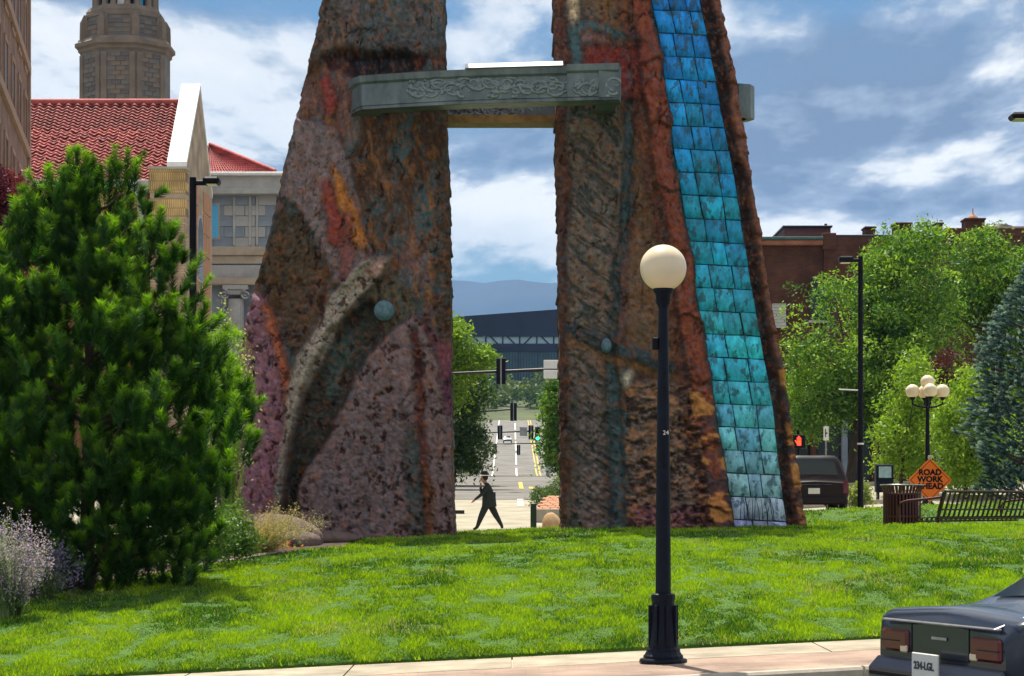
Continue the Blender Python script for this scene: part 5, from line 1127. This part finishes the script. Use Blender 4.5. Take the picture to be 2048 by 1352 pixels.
MB().lathe([(br_ - .06, .04), (br_ - .05, H1), (br_ - .09, H1), (br_ - .1, .06)], 28).build('liner', M['black'], bn)
rimr = br_ + .055; ring_p = [(rimr * math.cos(6.2832 * k / 32), rimr * math.sin(6.2832 * k / 32), th(970)) for k in range(33)]
M['steel'] = mat('worn_steel', (.35, .34, .34), .35, .7, var=.3, scale=8)
MB().tube(ring_p, .016, 6).build('rim', M['steel'], bn)
# ---------------------------------------------------------------- bench
bd = 43.5; bx0 = WX(1880, bd); bz0 = float(lawn_z(bx0, bd)); M['maroon_dark'] = mat('dark_maroon_coat', (.035, .009, .010), .5, var=.35, scale=6, spec=.3)
bench = tag(empty('park_bench', (bx0, bd, bz0), R(45)), 'maroon strap-slat park bench seen from behind at right', 'bench')
bh = WZ(981, bd) - bz0
prof = [(-.10, bh), (-.125, bh - .02), (-.10, bh - .05), (-.02, bh - .30), (.05, bh - .50), (.14, .44), (.30, .42), (.50, .43), (.56, .40), (.56, .34)]
vs = []; wv = .034
for (y, z) in prof: vs += [(-wv, y, z), (wv, y, z)]
n_ = len(prof); vs2 = [(x, y + .012, z - .012) for x, y, z in vs]
sme = MB().add(vs + vs2, [(2 * k, 2 * k + 1, 2 * k + 3, 2 * k + 2) for k in range(n_ - 1)] + [(2 * n_ + 2 * k, 2 * n_ + 2 * k + 2, 2 * n_ + 2 * k + 3, 2 * n_ + 2 * k + 1) for k in range(n_ - 1)] + [(2 * k, 2 * k + 2, 2 * n_ + 2 * k + 2, 2 * n_ + 2 * k) for k in range(n_ - 1)] + [(2 * k + 1, 2 * n_ + 2 * k + 1, 2 * n_ + 2 * k + 3, 2 * k + 3) for k in range(n_ - 1)]).mesh('slat'); sme.materials.append(M['maroon_dark'])
BL = 3.6; ns = 22
for k in range(ns): link('slat', sme, bench, (.04 + k * (BL - .08) / (ns - 1), 0, 0))
MB().tube([(0, -.115, bh - .02), (BL, -.115, bh - .02)], .024, 8).build('top_rail', M['maroon_dark'], bench)
for y, z in ((.1, .43), (.53, .38), (-.02, bh - .34)): MB().tube([(0, y, z - .03), (BL, y, z - .03)], .018, 6).build('rail', M['maroon_dark'], bench)
for x in (-.02, BL + .02):
    MB().tube([(x, -.08, bh - .12), (x, .15, bh - .15), (x, .75, bh - .20), (x, .90, bh - .24), (x, .96, bh - .33), (x, .94, .40), (x, .82, .02), (x, .84, 0)], .024, 8).build('arm', M['maroon'], bench)
    MB().tube([(x, -.10, bh - .02), (x, .02, bh - .4), (x, .02, .3), (x, -.08, 0)], .026, 8).build('leg', M['maroon_dark'], bench)
# ---------------------------------------------------------------- signals
M['sig_green'] = mat('green_lamp_lens', (.02, .5, .3), .3, var=0, emis=(.05, 1.0, .55), estr=2.5)
M['sig_red'] = mat('red_hand_lens', (.5, .02, .01), .3, var=0, emis=(1.0, .05, .02), estr=2.0)
M['galv'] = mat('galvanised_steel', (.30, .31, .31), .5, .5, var=.3, scale=3)
def head(par, x, z, h, lit=False, y=0.0):
    w_ = h * .36; hd = MB().box((x - w_ / 2, y - .12, z - h / 2), (x + w_ / 2, y + .12, z + h / 2), .02).build('signal_head', M['black'], par)
    MB().box((x - .03, y - .15, z - h / 2 - .04), (x + .03, y - .125, z + h / 2 + .04), .005).build('bracket', M['galv'] if not lit else M['black'], hd)
    for i in range(3):
        zz = z + h * (.31 - .31 * i)
        sgn = -1 if lit else 1
        MB().tube([(x, y + sgn * .121, zz), (x, y + sgn * .30, zz - .02)], [h * .145, h * .15], 12, cap=False).build('visor', M['black'], hd)
        if lit and i == 2: MB().tube([(x, y - .13, zz), (x, y - .14, zz)], h * .13, 14).build('lens', M['sig_green'], hd)
    return hd
def signal(label, d, pole_px, p0, p1, heads, signs=(), r=.07, lit=()):
    x = WX(pole_px, d); z = ground_z(x, d); rt_ = tag(empty('traffic_signal', (x, d, z)), label, 'traffic signal', 'traffic signals along the road')
    X0 = WX(p0[0], d) - x; X1 = WX(p1[0], d) - x; Z0 = WZ(p0[1], d) - z; Z1 = WZ(p1[1], d) - z
    far, near = ((X0, Z0), (X1, Z1)) if abs(X0) > abs(X1) else ((X1, Z1), (X0, Z0))
    MB().tube([(0, 0, -.1), (0, 0, max(Z0, Z1) + .5)], [r * 2.2, r * 1.7], 12).build('pole', M['galv'], rt_)
    zn = near[1] + (near[1] - far[1]) / (near[0] - far[0] + 1e-6) * (0 - near[0])
    MB().tube([(0, 0, zn), (near[0], 0, near[1]), (far[0], 0, far[1])], [r * 1.5, r * 1.3, r * .6], 10).build('mast_arm', M['trim_dark'], rt_)
    for (px, py, hp) in heads: head(rt_, WX(px, d) - x, WZ(py, d) - z, hp * d / F, (px, py) in lit, -.22)
    for (px, py, wp, hp, m_) in signs:
        MB().box((WX(px, d) - x - wp * d / F / 2, -.16, WZ(py, d) - z - hp * d / F / 2), (WX(px, d) - x + wp * d / F / 2, -.13, WZ(py, d) - z + hp * d / F / 2), .01).build('sign_plate', m_, rt_)
    return rt_
signal('nearest traffic signal arm crossing between the two legs', 100, 1152, (892, 747), (1130, 738), [(1002, 743, 52)], [(1103, 729, 32, 17, M['white']), (1103, 749, 32, 17, M['white'])], .075)
signal('second traffic signal arm, reaching in from the left trees', 170, 884, (886, 828), (1032, 818), [(950, 818, 36), (1027, 824, 36)], (), .09)
signal('third traffic signal arm, with a grey sign plate', 230, 1096, (956, 866), (1090, 861), [(1000, 865, 28), (1062, 865, 28), (1075, 868, 28)], [(1047, 863, 15, 18, M['galv'])], .09, [(1075, 868)])
signal('farthest traffic signal arm, low over the uphill road', 290, 1094, (982, 888), (1090, 886), [(990, 898, 20), (1037, 900, 20), (1076, 899, 20)], (), .08, [(1076, 899)])
# pedestrian signal with red hand, right of the tile leg
pd = 72.0; px_ = WX(1597, pd); pz_ = ground_z(px_, pd); ps_ = tag(empty('pedestrian_signal', (px_, pd, pz_)), 'pedestrian signal showing a red hand beside the right leg', 'signal')
MB().tube([(0, .1, 0), (0, .1, WZ(860, pd) - pz_)], .05, 8).build('pole', M['black'], ps_)
hz_ = WZ(883, pd) - pz_
MB().box((-.2, -.1, hz_ - .22), (.2, .08, hz_ + .22), .02).build('housing', M['black'], ps_)
hd_ = MB().box((-.06, -.112, hz_ - .13), (.07, -.104, hz_ + .02), .003)
for i, (x, h_) in enumerate(((-.05, .11), (-.015, .15), (.02, .14), (.055, .10))): hd_.box((x - .013, -.112, hz_ + .021), (x + .013, -.104, hz_ + .021 + h_), .003)
hd_.add([(-.061, -.108, hz_ - .02), (-.061, -.108, hz_ - .08), (-.13, -.108, hz_ + .02), (-.11, -.108, hz_ + .05)], [(0, 1, 2, 3)]).build('hand_symbol', M['sig_red'], ps_)
# parking sign and kiosk
kd = 76.0; kx_ = WX(1652, kd); kz_ = ground_z(kx_, kd); kp = tag(empty('parking_sign', (kx_, kd, kz_)), 'small white parking sign on a thin post behind the red vehicle', 'sign')
MB().tube([(0, 0, 0), (0, 0, WZ(850, kd) - kz_)], .03, 8).build('post', M['galv'], kp)
MB().box((-.09, -.05, WZ(881, kd) - kz_), (.09, -.034, WZ(853, kd) - kz_), .006).build('panel', M['white'], kp)
MB().box((-.04, -.056, WZ(874, kd) - kz_), (-.01, -.051, WZ(858, kd) - kz_)).box((-.01, -.056, WZ(868, kd) - kz_), (.04, -.051, WZ(865, kd) - kz_)).build('symbol', M['trim_dark'], kp)
nd_ = 72.0; nx0 = WX(1768, nd_); nz0 = ground_z(nx0, nd_); nb_ = tag(empty('news_box', (nx0, nd_, nz0)), 'dark news box with pale blue window left of the road work sign', 'news box')
MB().box((-.28, -.2, .25), (.28, .2, 1.15), .03).build('cabinet', M['lamp_black'], nb_); MB().box((-.2, -.215, .72), (.2, -.203, 1.08), .004).build('window', mat('pale_news_window', (.30, .45, .50), .3, var=.3, scale=9), nb_)
for e in (-.2, .2): MB().box((e - .03, -.15, 0), (e + .03, .15, .25)).build('leg', M['lamp_black'], nb_)
# bollard, brick slope
bd2 = 57.5; bxx = WX(1067, bd2); bzz = ground_z(bxx, bd2); bo = tag(empty('bollard', (bxx, bd2, bzz)), 'short dark green square bollard behind the lawn', 'bollard')
M['bollard'] = mat('dark_green_paint', (.02, .035, .022), .5, var=.3)
MB().box((-.078, -.078, -.1), (.078, .078, WZ(1010, bd2) - bzz), .012).build('post', M['bollard'], bo); MB().box((-.085, -.085, WZ(1010, bd2) - bzz), (.085, .085, WZ(1007, bd2) - bzz), .01).build('cap', M['bollard'], bo)
sd2 = 70.0; s0x, s1x = WX(1072, sd2), WX(1190, sd2); sz2 = ground_z(s0x, sd2)
slp = tag(empty('brick_slope', (s0x, sd2, sz2)), 'terracotta paved slope with low kerb beside the right leg', 'paving')
za, zb_ = WZ(1021, sd2) - sz2, WZ(994, sd2) - sz2
MB().add([(0, 0, -.3), (s1x - s0x, 0, -.3), (s1x - s0x, 0, za), (0, 0, za - .02), (.35, 1.6, zb_), (s1x - s0x, 1.6, zb_ + .1), (.35, 1.6, -.3), (s1x - s0x, 1.6, -.3)], [(0, 1, 2, 3), (3, 2, 5, 4), (4, 5, 7, 6), (0, 3, 4, 6), (1, 7, 5, 2)]).build('bed', M['stone_tan'], slp)
M['terracotta'] = mat('terracotta_paver', (.46, .22, .12), .85, var=.25, scale=4)
pv = MB().box((-.115, -.09, 0), (.115, .09, .05), .012).mesh('paver'); pv.materials.append(M['terracotta']); pa = math.atan2(zb_ - za, 1.6)
for r_ in range(8):
    for c in range(8):
        t_ = (r_ + .5) / 8; xx = .06 + t_ * .35 + c * .245 + (.12 if r_ % 2 else 0)
        if xx < s1x - s0x - .1: link('paver', pv, slp, (xx, t_ * 1.6, za + (zb_ - za) * t_ + random.uniform(-.006, .006))).rotation_euler = (pa, 0, 0)
MB().box((-.1, -.15, -.3), (s1x - s0x, -.005, za + .05), .02).build('kerb', M['kerb'], slp)
# ---------------------------------------------------------------- person
def person():
    d = 65.0; x0 = WX(975, d); z0 = ground_z(x0, d); root = tag(empty('person', (x0, d, z0)), 'person in dark suit and brimmed hat striding left behind the lawn', 'person')
    import bmesh
    k = d / F; P = lambda px, py, y=0: ((px - 975) * k, y, (1062 - py) * k)
    J = {'pel': (P(977, 1004), .135, .105), 'sp1': (P(978, 994), .175, .14), 'sp2': (P(978, 983), .19, .15), 'chest': (P(977, 975), .185, .14), 'neckb': (P(973, 969), .085, .075), 'neck': (P(970, 965.5), .052, .052), 'chin': (P(966.5, 962.5), .066, .062), 'head': (P(967.5, 957), .094, .082), 'crown': (P(968.5, 951.5), .085, .075), 'nose': (P(961.6, 958.5), .014, .014),
         'shN': (P(977, 974, -.17), .075, .075), 'elN': (P(963, 990, -.22), .055, .055), 'wrN': (P(950, 1000, -.19), .036, .036), 'paN': (P(946.5, 1003.5, -.18), .036, .022),
         'shF': (P(973, 974, .17), .075, .075), 'elF': (P(962, 987, .20), .055, .055), 'wrF': (P(961, 974, .10), .036, .036), 'paF': (P(961.5, 969.5, .08), .036, .024),
         'hipN': (P(974, 1008, -.09), .125, .12), 'knN': (P(963, 1032, -.09), .095, .09), 'anN': (P(954, 1056, -.09), .052, .052), 'toN': (P(946, 1060, -.09), .034, .04),
         'hipF': (P(980, 1008, .09), .125, .12), 'knF': (P(991, 1030, .09), .095, .09), 'anF': (P(1003, 1051, .09), .052, .052), 'toF': (P(1005, 1058.5, .09), .036, .04)}
    E = [('pel', 'sp1'), ('sp1', 'sp2'), ('sp2', 'chest'), ('chest', 'neckb'), ('neckb', 'neck'), ('neck', 'chin'), ('chin', 'head'), ('head', 'crown'), ('head', 'nose'), ('chest', 'shN'), ('shN', 'elN'), ('elN', 'wrN'), ('wrN', 'paN'), ('chest', 'shF'), ('shF', 'elF'), ('elF', 'wrF'), ('wrF', 'paF'), ('pel', 'hipN'), ('hipN', 'knN'), ('knN', 'anN'), ('anN', 'toN'), ('pel', 'hipF'), ('hipF', 'knF'), ('knF', 'anF'), ('anF', 'toF')]
    for s, (dx, dz) in (('N', (-.05, -.05)), ('F', (.0, .06))):
        p = J['pa' + s][0]
        for f in range(4): J['f%s%d' % (s, f)] = ((p[0] + dx * 1.1, p[1] - .03 + f * .02, p[2] + dz * (1 - .1 * abs(f - 1.3))), .010, .010); E.append(('pa' + s, 'f%s%d' % (s, f)))
        J['t' + s] = ((p[0] + dx * .5, p[1] + (.05 if s == 'N' else -.05), p[2] + dz * .3), .011, .011); E.append(('pa' + s, 't' + s))
    me = bpy.data.meshes.new('body'); names = list(J); me.from_pydata([J[n][0] for n in names], [(names.index(a), names.index(b)) for a, b in E], [])
    bm = bmesh.new(); bm.from_mesh(me); bm.verts.ensure_lookup_table(); ly_ = bm.verts.layers.skin.verify()
    for i, n in enumerate(names): bm.verts[i][ly_].radius = (J[n][1], J[n][2]); bm.verts[i][ly_].use_root = (n == 'pel')
    bm.to_mesh(me); bm.free(); tmp = bpy.data.objects.new('body', me); SC.collection.objects.link(tmp)
    tmp.modifiers.new('skin', 'SKIN'); sb_ = tmp.modifiers.new('sub', 'SUBSURF'); sb_.levels = 2; sb_.render_levels = 2
    dg = bpy.context.evaluated_depsgraph_get(); me2 = bpy.data.meshes.new_from_object(tmp.evaluated_get(dg)); bpy.data.objects.remove(tmp)
    me2.materials.clear(); suit = mat('dark_suit', (.018, .024, .02), .85, var=.3, scale=20); skin = mat('skin', (.32, .17, .11), .6, var=.1); shoe = mat('shoe_leather', (.012, .011, .010), .4, var=.2)
    trou = mat('dark_trousers', (.022, .026, .022), .85, var=.3, scale=20)
    for m_ in (suit, skin, shoe, trou): me2.materials.append(m_)
    hN, hF = Vector(J['wrN'][0]), Vector(J['wrF'][0])
    for pl in me2.polygons:
        c = pl.center; pl.use_smooth = True; idx = 0
        if c.z > J['neck'][0][2] - .02: idx = 1
        elif (c - Vector(J['paN'][0])).length < .085 or ((c - Vector(J['paF'][0])).length < .085 and c.x < J['paF'][0][0] + .04): idx = 1
        elif c.z < .10: idx = 2
        elif c.z < .74: idx = 3
        pl.material_index = idx
    link('body', me2, root)
    hx, hy_, hz = J['crown'][0]
    M['hat'] = mat('dark_felt_hat', (.015, .015, .014), .85, var=.2); M['hatband'] = mat('pale_hat_brim', (.66, .62, .50), .8, var=.15)
    h_ = MB().lathe([(.10, hz + .012), (.105, hz + .03), (.098, hz + .11), (.08, hz + .135), (.03, hz + .12)], 20, (hx, hy_, 0)).build('hat', M['hat'], root)
    b2 = MB().lathe([(.09, hz + .0), (.19, hz - .012), (.192, hz - .004), (.09, hz + .012)], 24, (hx - .015, hy_, 0)).build('hat_brim', M['hatband'], h_)
    # hair at the nape, jacket skirt over the hips
    MB().lathe([(.05, hz - .15), (.085, hz - .10), (.092, hz - .02), (.08, hz + .01)], 14, (hx + .022, 0, 0)).build('hair', M['hat'], root)
    vs = []; n = 20
    for (px, py, rx_, ry_) in ((978, 985, .195, .175), (978, 997, .195, .175), (978.5, 1009, .21, .185), (978.5, 1014, .215, .19)):
        c = P(px, py)
        for j in range(n): a = 6.2832 * j / n; vs.append((c[0] + rx_ * math.cos(a), ry_ * math.sin(a), c[2]))
    MB().add(vs, [(i * n + j, i * n + (j + 1) % n, (i + 1) * n + (j + 1) % n, (i + 1) * n + j) for i in range(3) for j in range(n)], True).build('jacket_skirt', suit, root)
person()
# ---------------------------------------------------------------- cars
def car(name, label, loc, head_, st, paint, rearglass, sidewin, front, wheels, tail, plate=None, rails=False, extra=None):
    root = tag(empty(name, loc, head_), label, 'car')
    def cr(p0, p1, p2, p3, t): return .5 * ((2 * p1) + (-p0 + p2) * t + (2 * p0 - 5 * p1 + 4 * p2 - p3) * t * t + (-p0 + 3 * p1 - 3 * p2 + p3) * t ** 3)
    def ring(s):
        x, zb2, zt, zr_, wb, wr = s; zm = zb2 + (zt - zb2) * .5
        return np.array([(x, -wb * .93, zb2), (x, -wb * 1.02, zm), (x, -wb, zt), (x, -wr, zr_ - .02), (x, 0, zr_ + .02), (x, wr, zr_ - .02), (x, wb, zt), (x, wb * 1.02, zm), (x, wb * .93, zb2)])
    S = [ring(s) for s in st]; n = len(S); KS, KR = 5, 4; rows2 = []
    def lon(i, t):
        a, b, c, d = S[max(i - 1, 0)], S[i], S[min(i + 1, n - 1)], S[min(i + 2, n - 1)]; lin = b * (1 - t) + c * t; return lin * .45 + cr(a, b, c, d, t) * .55
    def lat(R_, j, t):
        m = len(R_); a, b, c, d = R_[max(j - 1, 0)], R_[j], R_[min(j + 1, m - 1)], R_[min(j + 2, m - 1)]; lin = b * (1 - t) + c * t; return lin * .4 + cr(a, b, c, d, t) * .6
    def pt(u, v):
        i = min(int(u), n - 2); R_ = lon(i, u - i); j = min(int(v), 7); return lat(R_, j, v - j)
    def patch(u0, u1, v0, v1, off_, nu=8, nv=6, nm='window', m_=None, par=None):
        us, vv = np.linspace(u0, u1, nu), np.linspace(v0, v1, nv); Pq = np.array([[pt(a, b) for b in vv] for a in us])
        du = np.gradient(Pq, axis=0); dv = np.gradient(Pq, axis=1); nn = np.cross(du, dv); nn /= np.linalg.norm(nn, axis=2)[..., None] + 1e-9
        cen = np.array([st[n // 2][0], 0, .7]); sgn = np.sign(((Pq - cen) * nn).sum(2).mean()) or 1; Pq = Pq + nn * sgn * off_
        i = np.arange(nu * nv).reshape(nu, nv); Fq = np.stack([i[:-1, :-1], i[1:, :-1], i[1:, 1:], i[:-1, 1:]], -1).reshape(-1, 4)
        return mesh_np(nm, Pq.reshape(-1, 3), Fq, m_, par or root, smooth=True)
    body = patch(0, n - 1.0001, 0, 7.9999, 0, (n - 1) * KS + 1, 8 * KR + 1, 'body', paint)
    for idx in (0, n - 1):
        r_ = [pt(min(idx, n - 1.0001), v) for v in np.linspace(0, 7.9999, 33)]; MB().add([tuple(p) for p in r_], [tuple(range(33))]).build('end_panel', paint, body)
    patch(*rearglass, .012, nm='rear_window', m_=M['glass'])
    for (u0, u1) in sidewin:
        for (v0, v1) in ((2.14, 2.9), (5.1, 5.86)): patch(u0, u1, v0, v1, .012, nm='side_window', m_=M['glass'])
    patch(*front, .012, nm='windshield', m_=M['glass'])
    tyre = mat('tyre_rubber', (.015, .015, .015), .85, var=.2) if 'tyre' not in M else M['tyre']; M['tyre'] = tyre
    for (x, r_) in wheels:
        for sd in (-1, 1):
            wb = max(s[4] for s in st); w0 = empty('wheel', (x, sd * (wb - .1), r_)); w0.parent = root
            t = MB().lathe([(r_ * .62, -.1), (r_ * .95, -.11), (r_, -.07), (r_, .07), (r_ * .95, .11), (r_ * .62, .1)], 24).build('tyre', tyre, w0); t.rotation_euler = (R(90), 0, 0)
            t = MB().lathe([(.03, .105), (r_ * .25, .115), (r_ * .55, .08), (r_ * .64, .108), (r_ * .64, -.1)], 20).build('rim', M['steel'], w0); t.rotation_euler = (R(90) * (1 if sd < 0 else -1), 0, 0)
    for q in tail: q(root)
    if rails:
        for sd in (-1, 1):
            zr2 = st[3][3]; MB().tube([(.5, sd * .62, zr2 + .0), (.6, sd * .62, zr2 + .06), (2.6, sd * .62, zr2 + .06), (2.7, sd * .62, zr2)], .018, 6).build('roof_rail', M['black'], root)
    return root, patch
M['navy_paint'] = mat('dark_navy_car_paint', (.008, .016, .034), .25, .0, var=.1, scale=2, spec=.4, coat=.25)
M['maroon_paint'] = mat('dark_maroon_car_paint', (.012, .004, .004), .35, .0, var=.15, scale=2, spec=.2, coat=.05)
M['silver_paint'] = mat('silver_car_paint', (.45, .46, .47), .3, .5, var=.1, coat=.4)
M['tail_red'] = mat('red_tail_lens', (.10, .004, .006), .25, var=.1, spec=.6)
M['plate_white'] = mat('white_plate', (.62, .62, .58), .5, var=.1); M['plate_ink'] = mat('dark_plate_ink', (.03, .04, .06), .5, var=0)
# maroon people-carrier parked behind the right leg
suv = [(.0, .50, .98, 1.02, .84, .78), (.05, .40, 1.0, 1.06, .92, .84), (.12, .34, 1.04, 1.16, .95, .82), (.42, .30, 1.06, 1.70, .97, .70), (.8, .3, 1.06, 1.76, .97, .70), (2.9, .3, 1.06, 1.74, .97, .70), (3.7, .3, 1.04, 1.12, .96, .80), (4.6, .32, .92, .95, .9, .8), (4.85, .4, .76, .80, .82, .72)]
vx, vd = WX(1628, 62), 62.0; vz = ground_z(vx, vd)
def tl_suv(root):
    for s in (-1, 1):
        MB().add([(-.03, s * .80, .72), (-.03, s * .955, .72), (.10, s * .985, .74), (.0, s * .80, 1.06), (.02, s * .94, 1.06), (.14, s * .965, 1.06)], [(0, 1, 4, 3), (1, 2, 5, 4)]).build('tail_light', M['tail_red'], root)
    p = MB().box((-.035, -.16, .70), (-.02, .16, .86), .004).build('number_plate', M['plate_white'], root)
    MB().box((-.10, -.93, .40), (.05, .93, .60), .04).build('bumper', M['maroon_paint'], root)
    MB().box((-.05, -.5, .93), (-.02, .5, .96), .008).build('trim_strip', M['black'], root)
    MB().tube([(-.02, .1, 1.14), (.05, -.25, 1.17)], .008, 5).build('wiper', M['black'], root)
suv_o, _p = car('parked_car', 'dark maroon people carrier parked behind the right leg', (vx, vd, vz), R(88), suv, M['maroon_paint'], (2.12, 2.9, 3.2, 4.8), ((3.3, 3.95), (4.05, 4.5), (4.55, 4.95)), (5.08, 5.92, 3.15, 4.85), ((.85, .33), (3.85, .33)), (tl_suv,), rails=True)
# dark navy saloon at the near right
sed = [(.0, .40, .72, .78, .74, .64), (.05, .32, .80, .86, .82, .70), (.16, .27, .84, .895, .85, .72), (.72, .24, .86, .91, .86, .72), (1.38, .22, .87, 1.30, .87, .56), (1.8, .21, .88, 1.37, .88, .57), (2.6, .21, .88, 1.36, .88, .57), (3.3, .22, .86, .95, .87, .70), (4.2, .25, .76, .79, .84, .70), (4.5, .34, .62, .66, .74, .62)]
nh = R(20); nd2 = 14.1; nX = WX(1880, nd2); nZ = float(ze(nX)) - .15
def tl_sed(root):
    for s in (-1, 1):
        MB().box((-.022, s * .38, .60), (.05, s * .715, .745), .018).build('tail_light', M['tail_red'], root)
    bmp = MB().box((-.09, -.82, .36), (.08, .82, .56), .07).build('bumper', M['navy_paint'], root)
    MB().box((-.097, -.74, .44), (-.06, .74, .475), .008).build('rub_strip', M['black'], bmp)
    MB().tube([(-.08, -.5, .34), (.1, -.5, .34)], .03, 10).build('exhaust', M['steel'], root)
    for s in (-1, 1):
        MB().box((-.026, s * .38, .60), (-.005, s * .46, .645), .008).build('reversing_lamp', M['globe'], root)
        MB().box((-.027, s * .47, .668), (-.005, s * .705, .676), .002).build('lamp_divider', M['black'], root)
        MB().box((-.004, s * .345 - .004, .58), (.006, s * .345 + .004, .79), .001).build('shut_line', M['black'], root)
    MB().box((-.006, -.34, .582), (.006, .34, .588), .001).build('shut_line', M['black'], root)
    MB().box((-.012, -.09, .70), (-.001, .09, .722), .004).build('badge', M['steel'], root)
    MB().box((-.02, -.70, .795), (.01, .70, .81), .005).build('chrome_strip', M['steel'], root)
    p = MB().box((-.115, -.155, .46), (-.095, .155, .62), .005).build('number_plate', M['plate_white'], root)
    text('234-LGL', .068, M['plate_ink'], p, (-.118, 0, .54), (R(90), 0, R(-90)), bold=.002)
    for s in (-1, 1): MB().box((2.9, s * .88, .90), (3.02, s * 1.02, 1.02), .03).build('mirror', M['navy_paint'], root)
    MB().tube([(-.02, -.66, .80), (.3, -.73, .925), (.9, -.72, .94)], .008, 5).build('window_trim', M['steel'], root)
    for s in (-1, 1):
        for x in (1.55, 2.5): MB().box((x, s * .885, .74), (x + .16, s * .905, .765), .006).build('door_handle', M['navy_paint'], root)
    MB().tube([(.55, -.45, .90), (.35, -.47, 1.5)], .004, 5).build('aerial', M['black'], root)
car('passing_car', 'dark navy saloon with white number plate at the lower right corner', (nX, nd2, nZ), nh, sed, M['navy_paint'], (3.1, 3.92, 3.12, 4.88), ((4.08, 4.9), (5.05, 5.95)), (6.08, 6.9, 3.12, 4.88), ((.95, .31), (3.6, .31)), (tl_sed,))
fy = 446.0; fX = WX(1015, fy)
def tl_far(root):
    MB().box((4.42, -.75, .30), (4.56, .75, .52), .03).build('bumper', M['black'], root)
    for s in (-1, 1): MB().box((4.28, s * .5, .56), (4.44, s * .74, .66), .02).build('headlight', M['white'], root)
car('distant_car', 'small silver car driving down the far uphill road', (fX, fy, float(g_back(fX, fy)) + .03), R(-90), sed, M['silver_paint'], (3.1, 3.92, 3.12, 4.88), ((4.08, 4.9), (5.05, 5.95)), (6.08, 6.9, 3.12, 4.88), ((.95, .31), (3.6, .31)), (tl_far,))
# ---------------------------------------------------------------- the air between here and the mountains
hm = bpy.data.materials.new('pale_air'); hm.use_nodes = True; t = hm.node_tree; t.nodes.clear(); o_ = N(t, 'ShaderNodeOutputMaterial'); pv_ = N(t, 'ShaderNodeVolumePrincipled')
pv_.inputs['Color'].default_value = (.28, .56, 1.0, 1); pv_.inputs['Density'].default_value = .000065; pv_.inputs['Anisotropy'].default_value = 0.0
L(t, pv_.outputs[0], o_.inputs['Volume'])
hz_o = MB().box((-9000, -120, -3), (9000, 8800, 880)).build('haze', hm); hz_o['kind'] = 'stuff'; hz_o['label'] = 'pale blue haze between street and far mountains'; hz_o['category'] = 'haze'
